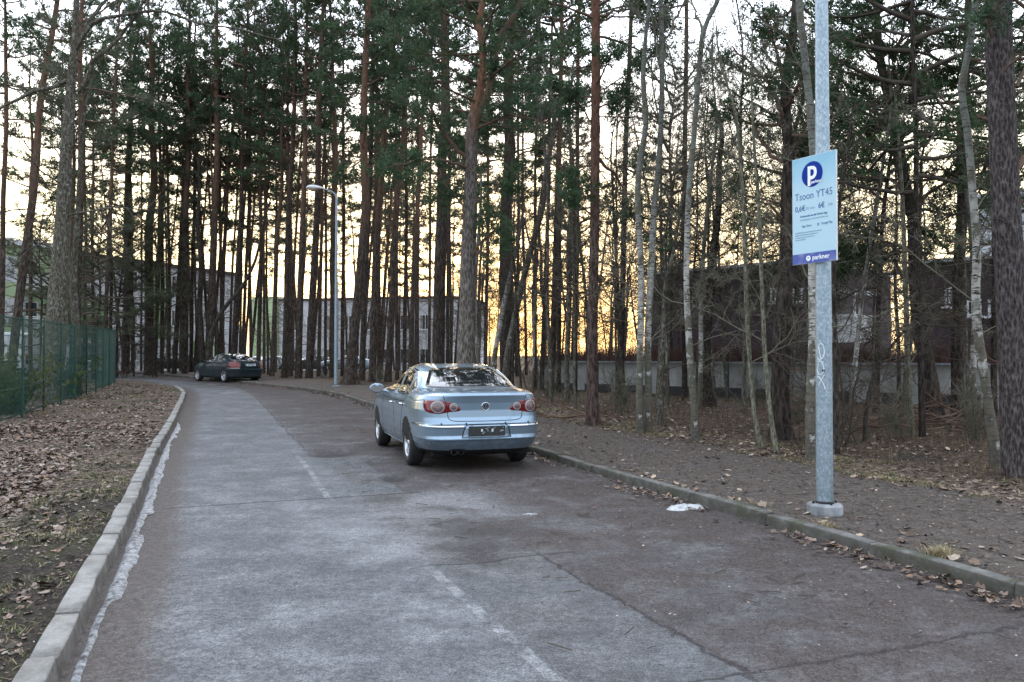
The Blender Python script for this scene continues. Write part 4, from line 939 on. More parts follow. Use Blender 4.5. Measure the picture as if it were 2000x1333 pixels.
# right side: crooked pines with low limbs
trace('pine_tree', [(1525,852),(1524,760),(1528,640),(1536,500),(1538,400),(1541,300),(1535,230),(1534,160),(1545,90),(1553,20),(1556,-40)], 14.7, [38,35,33,28,25,22,19,16,13,11], 'pine_dark', 9.5, nm='needle_dark',
  crown=dict(z0=5.4, Rc=1.8, nl=16, blade=(.10,.009), K=9, dead=16, dens=1.8), seed=61, sides=18,
  limbs=[([(1532,240),(1515,190),(1490,150),(1462,120),(1430,90)], 9, 3, -.4), ([(1536,320),(1500,295),(1470,240),(1450,215),(1420,210)], 8, 3, .6), ([(1540,330),(1556,290),(1575,240),(1600,200)], 8, 3, .4), ([(1534,170),(1520,110),(1505,60),(1490,20)], 7, 3, -.4), ([(1536,430),(1500,400),(1465,385),(1440,360)], 6, 2, -.3), ([(1541,380),(1560,320),(1572,260)], 6, 2)],
  label='dark forked pine with orange upper limbs just left of the sign')
trace('pine_tree', [(1823,818),(1820,780),(1808,700),(1797,650),(1789,550),(1785,430),(1775,400),(1762,330),(1752,270),(1738,200),(1720,120),(1712,20)], 18.6, [34,31,28,26,24,22,20,17,13,10], 'pine_dark', 10, nm='needle_dark',
  crown=dict(z0=6.6, Rc=2.4, nl=26, blade=(.13,.012), K=10, dead=18, dens=2.2), seed=62, sides=16,
  limbs=[([(1787,500),(1760,480),(1720,478),(1680,465),(1640,470)], 8, 3, -.6), ([(1790,560),(1760,540),(1740,500),(1700,490),(1660,505),(1630,530)], 8, 3, -.8), ([(1787,420),(1810,380),(1860,350),(1900,300)], 9, 3, -.5), ([(1775,390),(1740,350),(1690,330),(1650,300)], 8, 3, .3), ([(1758,300),(1700,270),(1660,230),(1625,235)], 8, 3, -.5)],
  label='crooked dark pine bending left over the bright gap between the brown houses')
trace('pine_tree', [(1871,812),(1870,700),(1872,600),(1874,500),(1880,400),(1878,300),(1884,180),(1890,60),(1892,-30)], 19.5, [25,23,22,20,18,15,12,9], 'pine_dark', 12, nm='needle_dark',
  crown=dict(z0=6.4, Rc=2.6, nl=32, blade=(.13,.012), K=10, dead=18, dens=2.3), seed=63, limbs=[([(1876,420),(1905,400),(1940,390)], 7, 3), ([(1874,500),(1840,480),(1820,440)], 7, 3, -.5)],
  label='upright dark pine behind the pale peeling birch')
trace('pine_tree', [(1990,928),(1985,800),(1978,650),(1970,500),(1964,400),(1958,250),(1952,120),(1949,0)], 10.2, [62,52,50,48,46,45,46,46], 'pine_purple', 14, crown=dict(z0=7.5, Rc=2.2, nl=16, blade=(.10,.009), dead=3, dead0=.6), seed=64, sides=28,
  limbs=[([(1942,105),(1934,70),(1928,40),(1932,20)], 7, 4, -.3), ([(1975,340),(2010,300),(2060,250)], 14, 6, .6), ([(1985,170),(2010,120),(2040,60)], 7, 3, .3)], flare=1.12, rough=.05,
  label='thick purple-brown pine trunk filling the right edge of the view')
trace('pine_tree', [(1383,790),(1378,700),(1386,580),(1394,490),(1404,400),(1404,330),(1410,270),(1402,220),(1380,195)], 23, [23,21,19,17,14,12,9,6], 'bark_dark', None, bare=dict(z0=3., Rc=2.2, nl=14, lv=3, r0=.02), seed=65,
  limbs=[([(1404,400),(1430,380),(1450,340),(1470,320)], 7, 2), ([(1394,480),(1350,440),(1330,420),(1310,380)], 7, 2, -.4)],
  label='dark leaning tree with a crooked black top beyond the single slim birch')
trace('pine_tree', [(2040,880),(2034,700),(2030,500),(2025,300),(2020,100),(2018,0)], 13, [26,24,22,19,15,12], 'pine_dark', 11, nm='needle_dark', crown=dict(z0=2.9, Rc=2.0, nl=36, blade=(.10,.009), K=9, dead=4, dens=1.6), seed=66,
  label='dark low-branched pine half outside the right edge behind the purple-brown pine')
# ---- prototypes: scraggly low pines, bare trees, shrubs
def scrag(seed, H, z0, Rc, nl=26, nm='needle_dark', dens=.75, shape=2):
    r = np.random.default_rng(seed); n = 9; zz = np.linspace(-.3, H, n)
    tp = np.stack([np.cumsum(r.normal(0, .22, n))*np.linspace(0,1,n), np.cumsum(r.normal(0, .22, n))*np.linspace(0,1,n), zz], 1)
    t = trunk_mesh('trunk', tp, .10*np.array([1.05,1,.93,.85,.75,.64,.5,.34,.15]), M['pine_dark'], 9, .5, .08, seed)
    B, C, D = pine_parts(smooth_poly(tp, 5), z0, H*.98, Rc, seed+1, nl, None, 9, dens, 14, .2, shape, 6)
    return dict(trunk=t, branches=mesh_of(B, 'branches', M['twig']), crown=needles_mesh('crown', C, D, 9, .13, .013, seed+2, M[nm]), r0=.10, H=H)
def bare(seed, H, Rc, nl=22, tm='bark_dark', lv=3, droop=0., z0=2.6, tw=1.0, twm='twig'):
    r = np.random.default_rng(seed); n = 8; zz = np.linspace(-.3, H, n)
    tp = np.stack([np.cumsum(r.normal(0, .16, n))*np.linspace(0,1,n), np.cumsum(r.normal(0, .16, n))*np.linspace(0,1,n), zz], 1)
    t = trunk_mesh('trunk', tp, .07*np.array([1.05,1,.92,.8,.68,.52,.34,.12]), M[tm], 8, .5, .08, seed)
    B = bare_parts(smooth_poly(tp, 5), z0, H*.97, Rc, seed+1, nl, lv, .65, .18, .020, tw, droop, .0032)
    return dict(trunk=t, branches=mesh_of(B, 'branches', M[twm]), crown=None, r0=.07, H=H)
def shrub(seed, H, n=9, Rs=.9, twm='twig', lv=2):
    r = np.random.default_rng(seed); B = TB()
    for k in range(n):
        az = r.random()*6.28; d = np.array([math.cos(az)*.45, math.sin(az)*.45, 1]); L = H*(.6+.5*r.random())
        q = curve(r, [r.normal(0,.12), r.normal(0,.12), -.1], d, L, 8, .13); B.add(q, np.linspace(.014, .004, 8), 5)
        for j in range(11):
            i0 = r.integers(1, 7); d2 = unit(q[i0+1]-q[i0])+r.normal(0,.65,3); L2 = L*(.18+.25*r.random()); q2 = curve(r, q[i0], d2, L2, 5, .2); B.add(q2, np.linspace(.007, .003, 5), 3)
            for m in range(5):
                i1 = r.integers(1, 4); B.add(curve(r, q2[i1], unit(q2[i1+1]-q2[i1])+r.normal(0,.7,3), L2*.5, 4, .25), np.linspace(.004, .0025, 4), 3)
    return mesh_of(B, 'bare_shrub', M[twm])
YP = [scrag(350, 10, 2.0, 2.6, 34, 'needle_dull', .9), scrag(360, 9, 1.6, 2.4, 32, 'needle_dull', .9)]
SC = [scrag(300, 10, 3.2, 2.3), scrag(310, 12, 4.5, 2.6, 34), scrag(320, 8.5, 2.4, 2.0, 26, 'needle_dull')]
BA = [bare(400, 9, 2.4), bare(410, 11, 2.6, 24, 'bark_grey'), bare(420, 7, 2.0, 20, 'bark_grey', twm='twig_pale'), bare(430, 12, 2.2, 26, 'birch', droop=.1)]
TW = [bare(440, 11, 2.9, 34, 'bark_dark', z0=3.2, tw=1.35), bare(450, 12, 2.9, 34, 'bark_grey', z0=3.4, tw=1.35, twm='twig_pale')]
SH = [shrub(500, 2.4), shrub(510, 3.4, 10), shrub(520, 1.6, 8, twm='twig_pale')]
FILL = []
# background pines of the wood, kept clear of the houses
rr = np.random.default_rng(17)
def try_bg(n, x0, x1, y0, y1, protos, w0, w1, name='pine_tree', mind=1.1, sc=(.8,1.15), ztop=(.85,1.1), bands=None):
    k = 0; t_ = 0
    while k < n and t_ < n*40:
        t_ += 1; px = x0+(x1-x0)*rr.random(); Y = y0+(y1-y0)*rr.random(); x, y = base_xy(px, Y)
        if any((x-a)**2+(y-b)**2 < mind**2 for a, b in FILL): continue
        if road_dist(np.array([x]), np.array([y]))[0][0] < 2.2: continue
        FILL.append((x, y)); pr = protos[rr.integers(0, len(protos))]; la = rr.normal(0, .05)
        o = place(name, pr, x, y, (w0+(w1-w0)*rr.random()), sc[0]+(sc[1]-sc[0])*rr.random(), ztop[0]+(ztop[1]-ztop[0])*rr.random(), (la, 0), rr.random()*6.28)
        placed.append((px, Y, o)); k += 1
try_bg(20, 100, 490, 48, 58, FAR+PP[4:5], .14, .24)
try_bg(34, 490, 900, 46, 84, FAR+PP[:1], .14, .28)
try_bg(24, 900, 1180, 40, 88, FAR[1:2]+BA[:2], .12, .26)
try_bg(4, 1180, 1560, 62, 90, FAR, .16, .28)
try_bg(5, 1560, 2080, 60, 90, FAR, .16, .28)
try_bg(12, 1000, 1330, 21, 34, BA, .07, .13, 'broadleaf_tree', .9, (.8,1.1), (.8,1.05))
try_bg(10, 1330, 2040, 15, 24, BA+BA[:2], .07, .14, 'broadleaf_tree', .9, (.75,1.0), (.75,.95))
try_bg(30, 890, 1330, 38, 72, BA[:2], .08, .14, 'broadleaf_tree', .9, (.9,1.3), (.55,.95))
try_bg(9, 1270, 1570, 20, 27, [BA[2], BA[1]], .07, .10, 'broadleaf_tree', .8, (.8,1.1), (.8,1.1))
try_bg(7, 1180, 1620, 20, 28, [TW[0], TW[1]], .08, .12, 'broadleaf_tree', 1.0, (.9,1.15), (.85,1.1))
try_bg(8, 1600, 1800, 40, 60, BA[:2], .10, .16, 'broadleaf_tree', .9, (.9,1.3), (.6,.9))
for p, Y, w, pr in [(1710,21,.14,SC[0]),(1800,15,.11,SC[1]),(1940,18,.13,SC[1]),(1590,23,.13,SC[0]),(1100,33,.13,SC[2]),(1310,30,.15,SC[1])]:
    x, y = base_xy(p, Y); o = place('pine_tree', pr, x, y, w, 1., 1., (rr.normal(0,.04), 0), rr.random()*6.28); placed.append((p, Y, o))
# low bushy young pines on the left
for p, Y, w, sc_ in [(190,40,.14,.9),(228,46,.15,1.),(80,42,.13,.9),(262,48,.12,1.),(150,44,.13,1.),(305,47,.12,1.),(110,50,.13,1.1)]:
    x, y = base_xy(p, Y); o = place('young_pine', YP[len(placed) % 2], x, y, w, sc_, sc_*1.0, (0,0), rr.random()*6.28); placed.append((p, Y, o))
# labels for all copies: numbered from left to right between landmarks
ZN = [(-1e9, 228, 'seen above the green fence'), (228, 380, 'between the fence end and the dark green sedan'), (380, 520, 'behind the dark green sedan'), (520, 656, 'between the dark green sedan and the street lamp'),
      (656, 845, 'between the street lamp and the silver car'), (845, 1020, 'rising behind the roof of the silver car'), (1020, 1157, 'between the silver car and the red-barked pine'), (1157, 1345, 'between the red-barked pine and the slim birch'),
      (1345, 1600, 'between the slim birch and the sign pole'), (1600, 1790, 'in the gap right of the sign pole'), (1790, 1e9, 'around the thick pine at the right edge')]
KN = {'pine_tree': ('pine', 'pine'), 'broadleaf_tree': ('bare tree', 'tree'), 'young_pine': ('bushy pine', 'pine')}
for a, b, zn in ZN:
    for kind in KN:
        for near in (True, False):
            L = sorted([(px, o) for px, Y, o in placed if a <= px < b and o.name.split('.')[0] == kind and (Y < 44) == near], key=lambda t: t[0])
            for i, (_, o) in enumerate(L):
                w = ('nearer ' if near else 'distant ')+KN[kind][0]
                o['label'] = f"{ORD[i]} {w} from the left {zn}" if len(L) > 1 else f"only {w} {zn}"
                o['category'] = 'tree'; o['group'] = f"{'nearer' if near else 'distant'} {'bare trees' if kind == 'broadleaf_tree' else ('young pines' if kind == 'young_pine' else 'pines')} {zn}"
# shrubs
rr = np.random.default_rng(23); shr = []
spots = [(1215,21,2),(1550,18,2),(1650,13.5,0),(1745,15,2),(1900,14.5,2),(1480,22,2),(1070,28,2),(1040,32,1),
         (240,46,1),(300,47,1),(560,43,1),(640,43,0),(740,38,2),(820,37,1),(1005,50,4),(1050,56,4),(1090,48,4),(1135,58,4),(1180,50,4),(1230,60,4),(960,60,4),(1270,48,4),(915,54,4),(1660,42,4),(1715,48,4),(1765,44,4)]
for px, Y, k in spots:
    x, y = base_xy(px, Y); big = k == 4; k = 1 if big else k; o = link('bare_shrub', SH[k]); o.location = (x, y, ground_h(x, y)-.05); o.rotation_euler = (0, 0, rr.random()*6.28); s_ = (.8+.4*rr.random())*(1.35 if big else 1); o.scale = (s_, s_, s_); shr.append((px, o))
for i, (px, o) in enumerate(sorted(shr, key=lambda t: t[0])):
    tag(o, f"{ORD[i]} leafless twiggy shrub counted from the left along the wood floor", 'shrub', 'leafless shrubs under the trees')
# evergreen bushes behind the fence and by the big tree
def bush(px, Y, H, Rr, nm, n, label, seed, twm='twig'):
    r = np.random.default_rng(seed); x, y = base_xy(px, Y); root = empty('evergreen_bush', (x, y, ground_h(x, y)-.05), 0, label, 'bush'); B = TB(); C = []; D = []
    for k in range(n):
        az = r.random()*6.28; d = np.array([math.cos(az)*.5, math.sin(az)*.5, .9+.4*r.random()]); L = H*(.4+.6*r.random()); q = curve(r, [r.normal(0,Rr*.3), r.normal(0,Rr*.3), 0], d, L, 6, .15); B.add(q, np.linspace(.012,.004,6), 3)
        for _ in range(16): i0 = r.integers(1, 6); C.append(q[i0]+r.normal(0,.09,3)); D.append(unit(d+r.normal(0,.5,3)))
    link('foliage', needles_mesh('foliage', np.array(C), np.array(D), 8, .09, .014, seed, M[nm]), root); link('stems', mesh_of(B, 'stems', M[twm]), root)
bush(-12, 20.5, 1.75, 1.1, 'needle_lime', 90, 'yellow-green bush behind the first fence panels at the left edge', 1)
bush(130, 27, 1.6, .5, 'needle_dark', 26, 'dark leafy bush at the foot of the lichen-spotted tree behind the fence', 2)
# brushwood and fallen boughs on the wood floor
def pile(name, px, py, n, L, label, seed, spread=.6, up=.1):
    r = np.random.default_rng(seed); g = G(px, py, .1); B = TB()
    for k in range(n):
        az = r.normal(0, .5)+(math.pi if r.random() < .4 else 0); q = curve(r, [r.normal(0,spread), r.normal(0,spread*.5), .05+.25*r.random()*up*5], [math.cos(az), math.sin(az)*.6, r.normal(0,.12)], L*(.4+.8*r.random()), 8, .14); q[:,2] = np.maximum(q[:,2], .02)
        B.add(q, np.linspace(.022, .005, 8), 5)
        for j in range(5): i0 = r.integers(1, 7); q2 = curve(r, q[i0], unit(q[i0+1]-q[i0])+r.normal(0,.5,3), L*.3, 5, .2); q2[:,2] = np.maximum(q2[:,2], .015); B.add(q2, np.linspace(.008,.003,5), 3)
    o = link(name, mesh_of(B, name, M['limb'])); o.location = (g[0], g[1], ground_h(g[0], g[1])); tag(o, label, 'branches')
pile('brushwood_pile', 1790, 835, 26, 2.6, 'tangle of fallen boughs on the wood floor left of the pale peeling birch', 1, .9, .25)
pile('fallen_bough', 1085, 822, 7, 1.8, 'fallen reddish bough on the ground right of the silver car tail', 2, .35, .1)
pile('brushwood_pile', 1900, 850, 16, 1.8, 'smaller heap of sticks at the foot of the rightmost dark trunks', 3, .6, .2)
pile('fallen_bough', 242, 735, 3, 1.6, 'reddish broken bough lying at the far kerb beside the fence end', 4, .3, .3)
# ------------------------------------------------------------------ green mesh fence
FP = [base_xy(p, Y) for p, Y in ()] or [G(px, py, .1)[:2] for px, py in ((43,817),(85,802),(119,790),(146,780),(169,772),(187,767))]
e_ = unit(FP[0]-FP[1])*2.6; FP = [FP[0]+e_*3, FP[0]+e_*2, FP[0]+e_] + FP
e_ = G(224,751.5,.1)[:2]; a_ = FP[-1]; FP += [a_+(e_-a_)*k/3 for k in (1,2,3)]
d_ = np.array([-1.9, 1.7]); FP += [FP[-1]+d_, FP[-1]+2*d_]
# posts stand free, so the fence is one thing with post and panel parts
fence = empty('mesh_fence', (FP[0][0], FP[0][1], ground_h(*FP[0])), 0, 'tall dark green welded mesh fence along the leafy verge at the left', 'fence')
fo = np.array([FP[0][0], FP[0][1], ground_h(*FP[0])]); HF = 2.36
def prot(p0, p1):
    d = unit(p1-p0); return d
for i, p in enumerate(FP):
    z = ground_h(*p); b = PB(); d = unit((FP[min(i+1,len(FP)-1)]-FP[max(i-1,0)])); a = math.atan2(d[1], d[0])
    Mx = Matrix.Translation((p[0]-fo[0], p[1]-fo[1], z-fo[2])) @ Matrix.Rotation(a, 4, 'Z')
    b.box((-.03,-.02,-.2), (.03,.02,HF+.05), 0, Mx); b.box((-.034,-.024,HF+.05), (.034,.024,HF+.07), 0, Mx)
    for h in (.3, 1.1, 1.9): b.box((-.04,-.034,h), (.04,-.02,h+.05), 0, Mx)
    b.build('post', M['green_steel'], fence)
for i in range(len(FP)-1):
    p0, p1 = np.array(FP[i]), np.array(FP[i+1]); L = np.linalg.norm(p1-p0); d = (p1-p0)/L; n = np.array([d[1], -d[0]]); T_ = TB()
    z0, z1 = ground_h(*p0), ground_h(*p1)
    def pt(u, h, off=0): q = p0+d*u*L+n*off; return np.array([q[0]-fo[0], q[1]-fo[1], z0+(z1-z0)*u-fo[2]+h])
    nw = int(L/.05)
    for k in range(nw+1): u = k/nw; T_.add([pt(u, .08, -.022), pt(u, 1.2, -.022), pt(u, HF+.02, -.022)], [.0026]*3, 4)
    for h in np.arange(.12, HF, .2): T_.add([pt(0, h, -.027), pt(.5, h, -.027), pt(1, h, -.027)], [.0022]*3, 4)
    for h in (.10, .72, 1.36, HF-.02):            # the folded beads that stiffen the panel
        T_.add([pt(0, h, -.045), pt(.5, h, -.045), pt(1, h, -.045)], [.013]*3, 6)
    link('mesh_panel', mesh_of(T_, 'mesh_panel', M['green_steel']), fence)
# ------------------------------------------------------------------ lamp posts
def lamp_post(x, y, az, label, top=9.2, base_z=None, seed=0, head=True):
    z = ground_h(x, y) if base_z is None else base_z
    root = empty('street_lamp', (x, y, z), az, label, 'street lamp', 'street lamps')
    b = PB(); R0, R1 = .078, .040; H = top-.42
    prof = [(R0*1.0, .06), (R0, .5), (R0-.004, 1.8), (R0-.012, 3.5), (R1+.01, H*.8), (R1, H)]
    b.lathe(prof, 24); arm = [(0,0,H), (-.02,0,H+.14), (-.09,0,H+.27), (-.22,0,H+.36), (-.38,0,H+.41), (-.56,0,H+.44)]
    b.tube(arm, [R1, R1*.9, R1*.85, R1*.8, R1*.75, R1*.7], 12)
    b.build('pole', M['galv'], root)
    f = PB(); f.lathe([(.0,.0),(.16,.0),(.163,.015),(.163,.085),(.150,.10),(.10,.105),(.0,.105)], 14, 0, None, False); f.build('concrete_foot', M['concrete'], root)
    c = PB(); c.lathe([(.083,.098),(.086,.10),(.086,.125),(.079,.128)], 24)
    for k in range(4): a = k*1.57+.6; c.lathe([(0,.104),(.011,.104),(.011,.125),(0,.127)], 6, 0, Matrix.Translation((.115*math.cos(a), .115*math.sin(a), 0)), False)
    c.build('base_collar', M['black'], root)
    h = PB(); h.box((-.012,-R0-.0025,1.35), (.012,-R0+.02,1.37)); h.tube([(.04*math.sin(t_), -(R0-.001)*math.cos(t_*1.0)-.002, 1.30) for t_ in (-.55,-.2,.2,.55)], .003, 5)
    h.build('hatch_screw', M['black'], root)
    # luminaire: drop shaped housing with a bowl under it
    hd = PB(); n = 12; m = 14; vs = []; S = [(-.52,.04,.04),(-.60,.07,.07),(-.70,.11,.10),(-.84,.15,.13),(-.98,.165,.14),(-1.10,.15,.12),(-1.18,.10,.075),(-1.215,.03,.02)]
    for (x_, w_, h_) in S:
        for k in range(m): a = 2*math.pi*k/m; vs.append((x_, w_*math.cos(a), H+.46+(h_ if math.sin(a) > 0 else h_*.35)*math.sin(a)))
    hd.add(vs, [(i*m+k, i*m+(k+1)%m, (i+1)*m+(k+1)%m, (i+1)*m+k) for i in range(len(S)-1) for k in range(m)], 0, True); hd.add(vs[:m], [tuple(range(m))]); hd.add(vs[-m:], [tuple(range(m))])
    ho = hd.build('lamp_housing', M['lamp_plastic'], root)
    bw = PB(); vs = []; S = [(-.78,.06,.03),(-.84,.11,.09),(-.96,.135,.125),(-1.08,.115,.09),(-1.14,.06,.03)]
    for (x_, w_, h_) in S:
        for k in range(9): a = math.pi*k/8; vs.append((x_, w_*math.cos(a), H+.445-h_*math.sin(a)))
    bw.add(vs, [(i*9+k, i*9+k+1, (i+1)*9+k+1, (i+1)*9+k) for i in range(len(S)-1) for k in range(8)], 0, True)
    bw.build('lamp_bowl', M['lamp_glass'], ho)
    return root
pole_xy = G(1611, 1003, .1)[:2]
near_pole = lamp_post(pole_xy[0], pole_xy[1], R(-25), 'near galvanised lamp post carrying the blue sign, white scrawl on its side', seed=1)
g = G(656, 757, .1); lamp_post(g[0], g[1], R(10), 'street lamp at the far bend, its curved arm reaching left among pines', 8.1)
x, y = base_xy(47, 52); lamp_post(x, y, R(5), 'farthest street lamp, thin grey pole behind the fence at the left edge', 8.6)
# scrawl on the near pole: thin paint strokes lying on the steel
pz = ground_h(*pole_xy); 
def on_pole(px, py, off=.0012):
    d = ray(px, py); c = pole_xy; a = d[0]**2+d[1]**2
    h = CH + d[2]*(np.hypot(*c)/np.hypot(d[0], d[1])) - pz
    rr_ = np.interp(h, [.06,.5,1.8,3.5], [.078,.078,.074,.066])+off
    bq = -(d[0]*c[0]+d[1]*c[1]); cc = c[0]**2+c[1]**2-rr_**2; disc = max(bq*bq-a*cc, 0); t_ = (-bq-math.sqrt(disc))/a
    return np.array([d[0]*t_-c[0], d[1]*t_-c[1], CH+d[2]*t_-pz])
sc_ = empty('pole_scrawl', (pole_xy[0], pole_xy[1], pz), 0); sc_.parent = near_pole; bpy.data.objects.remove(sc_)
b = PB()
for path in ([(1603,700),(1601,690),(1599,677),(1603,672),(1608,677),(1610,688),(1607,699),(1600,703),(1596.5,698)],
             [(1598,707),(1603,706),(1608,714),(1609,723),(1605,731),(1599,732),(1597,722),(1599,710)], [(1597,735),(1602,740),(1608,750),(1612,761)], [(1610,733),(1605,741),(1600,752)]):
    q = smooth_poly([on_pole(*p) for p in path], 4); Mi = Matrix.Rotation(R(25), 4, 'Z')
    b.tube([Mi @ Vector(v) for v in q], .0048, 5)
b.build('paint_scrawl', M['graffiti'], near_pole)
# ------------------------------------------------------------------ parking sign
def text_mesh(s, size, ext=.0006, align='CENTER', bold=0.):
    cu = bpy.data.curves.new('t', 'FONT'); cu.body = s; cu.size = size; cu.extrude = ext; cu.align_x = align; cu.align_y = 'CENTER'; cu.resolution_u = 3; cu.offset = bold
    o = bpy.data.objects.new('t', cu); col.objects.link(o); bpy.context.view_layer.update()
    me = bpy.data.meshes.new_from_object(o.evaluated_get(bpy.context.evaluated_depsgraph_get())); bpy.data.objects.remove(o); bpy.data.curves.remove(cu); return me
def put_text(s, x, z, size, mat_, parent, name='lettering', y=-.0125, align='CENTER', sx=1., bold=0., rot=0):
    me = text_mesh(s, size, .0006, align, bold); me.materials.clear(); me.materials.append(mat_); me.transform(Matrix.Rotation(math.pi/2, 4, 'X')); me.transform(Matrix.Diagonal((sx,1,1,1)))
    me.name = name; return link(name, me, parent, (x, y, z))
PL = A(1549, 314, 7.95*1.0)
# corners of the sign: left edge 206 px tall, right edge 218 px tall, real height 1.04 m
HS = 1.10
for _ in range(60):
    Yl, Yr = F*HS/206, F*HS/218; pl, pr_ = A(1549, 417, Yl), A(1634.5, 400, Yr)
    wd = np.linalg.norm((pr_-pl)[:2]); sdv = unit((pr_-pl)[:2]); cen = (pl+pr_)/2
    nrm_ = np.array([-sdv[1], sdv[0]]); nrm_ = nrm_ if nrm_.dot(-cen[:2]) > 0 else -nrm_
    gap = (pole_xy-cen[:2]).dot(-nrm_)
    if gap >= .095: break
    HS -= .004
sg = empty('parking_sign', (float(cen[0]), float(cen[1]), float(cen[2])), math.atan2(sdv[1], sdv[0]), 'pale blue parking sign with a round dark blue logo, fixed to the near lamp post', 'sign')
hw, hh = wd/2, HS/2
b = PB(); b.box((-hw,-.010,-hh), (hw,.010,hh)); b.build('sign_board', M['alu'], sg, .002)
b = PB(); b.box((-hw+.003,-.0115,-hh+.10), (hw-.003,-.0102,hh-.003)); fo_ = b.build('sign_face', M['sign_face'], sg)
b = PB(); b.box((-hw+.003,-.0117,-hh+.003), (hw-.003,-.0102,-hh+.0995)); b.build('blue_band', M['sign_band'], sg)
b = PB()
for zz_ in (-.28, .28): b.box((-.05,.010,zz_-.02), (.05,.05,zz_+.02)); b.box((-.045,.05,zz_-.015), (-.035,max(.06,gap),zz_+.015)); b.box((.035,.05,zz_-.015), (.045,max(.06,gap),zz_+.015))
b.build('clamp', M['galv'], sg)
s_ = wd/.47
b = PB(); Mz = Matrix.Translation((-.012*s_,-.0125,.335)) @ Matrix.Rotation(math.pi/2, 4, 'X'); b.lathe([(0,0),(.112*s_,0),(.112*s_,.0012),(0,.0014)], 40, 0, Mz, False); lg = b.build('round_logo', M['blue'], sg)
put_text('p', -.012*s_, .370, .26, M['signwhite'], sg, 'logo_letter', -.0145, bold=.006, sx=.9)
put_text('parkner', .035*s_, .258, .040, M['signwhite'], sg, 'logo_letter', -.0145, bold=.0008)
put_text('Tsoon YT45', 0, .135, .098, M['navy'], sg, sx=.82*s_)
put_text('0,6€', -.145*s_, .020, .072, M['navy'], sg, sx=.9, bold=.0012); put_text('30 min', -.035*s_, .016, .040, M['greyink'], sg)
put_text('6€', .085*s_, .020, .072, M['navy'], sg, sx=.9, bold=.0012); put_text('24h', .178*s_, .016, .040, M['greyink'], sg)
put_text('Parkimiseks lae alla Parkner äpp', 0, -.055, .027, M['navy'], sg, bold=.0004, sx=.9); put_text('To parking please download Parkner app', 0, -.088, .023, M['greyink'], sg, sx=.85)
put_text('App Store', -.075*s_, -.150, .032, M['navy'], sg, sx=.85); put_text('Google Play', .140*s_, -.150, .032, M['navy'], sg, sx=.82)
b = PB(); b.add([(.045,-.0125,-.135),(.045,-.0125,-.168),(.068,-.0125,-.1515)], [(0,1,2)]); b.build('play_mark', M['navy'], sg)
for zz_, ln in ((-.21,'PARKIMISTASU parkimine lõpetada koheselt peale'),(-.232,'pargitud sõiduki lahkumist parkimisalalt, tasu'),(-.254,'arvestatakse iga alustatud minuti eest'),(-.276,'vastavalt hinnakirjale')):
    put_text(ln, -hw+.035, zz_, .0185, M['greyink'], sg, align='LEFT', sx=.82)
put_text('parkner', .075*s_, -hh+.052, .062, M['signwhite'], sg, 'brand_lettering', -.0128, bold=.0012)
b = PB(); Mz = Matrix.Translation((-.058*s_,-.0125,-hh+.050)) @ Matrix.Rotation(math.pi/2, 4, 'X'); b.lathe([(0,0),(.026,0),(.026,.0012),(0,.0014)], 24, 0, Mz, False); b.build('brand_mark', M['signwhite'], sg)
put_text('P', -.058*s_, -hh+.050, .032, M['blue'], sg, 'brand_mark', -.0145)
# ------------------------------------------------------------------ facades
class Fac:
    """a building front standing on a vertical plane: u along it, w behind it, z up"""
    def __init__(s, p0, p1, name, label, cat='building', zb=0):
        s.p0 = np.array(p0[:2], float); s.d = unit(np.array(p1[:2], float)-s.p0); s.n = np.array([-s.d[1], s.d[0]])
        if s.n.dot(s.p0) < 0: s.n = -s.n
        s.az = math.atan2(s.d[1], s.d[0]); s.flip = 1 if np.array([-s.d[1], s.d[0]]).dot(s.n) > 0 else -1
        s.root = empty(name, (s.p0[0], s.p0[1], zb), s.az, label, cat); s.zb = zb; s.part = {}
    def uz(s, px, py):
        r_ = ray(px, py); A2 = np.array([[r_[0], -s.d[0]], [r_[1], -s.d[1]]]); t_, u = np.linalg.solve(A2, s.p0); return u, CH+r_[2]*t_-s.zb
    def box(s, name, mat_, u0, u1, w0, w1, z0, z1, parent=None, mesh=None):
        b = mesh or PB(); y0, y1 = sorted((w0*s.flip, w1*s.flip)); b.box((min(u0,u1), y0, z0), (max(u0,u1), y1, z1))
        return None if mesh is not None else b.build(name, mat_, parent or s.root)
    def window(s, u0, u1, z0, z1, fr='trim', nf=1, proud=.0, sill=True):
        b = PB(); t = .07
        s.box('', 0, u0, u1, -.03-proud, .05, z0, z0+t, mesh=b); s.box('', 0, u0, u1, -.03-proud, .05, z1-t, z1, mesh=b)
        s.box('', 0, u0, u0+t, -.03-proud, .05, z0+t, z1-t, mesh=b); s.box('', 0, u1-t, u1, -.03-proud, .05, z0+t, z1-t, mesh=b)
        for k in range(1, nf+1):
            if nf: uu = u0+(u1-u0)*k/(nf+1); s.box('', 0, uu-.03, uu+.03, -.028-proud, .04, z0+t, z1-t, mesh=b)
        if sill: s.box('', 0, u0-.08, u1+.08, -.14-proud, .0, z0-.07, z0-.002, mesh=b)
        w = b.build('window', M[fr], s.root); s.box('pane', M['window'], u0+t*.6, u1-t*.6, -.012, .02, z0+t*.6, z1-t*.6, w)
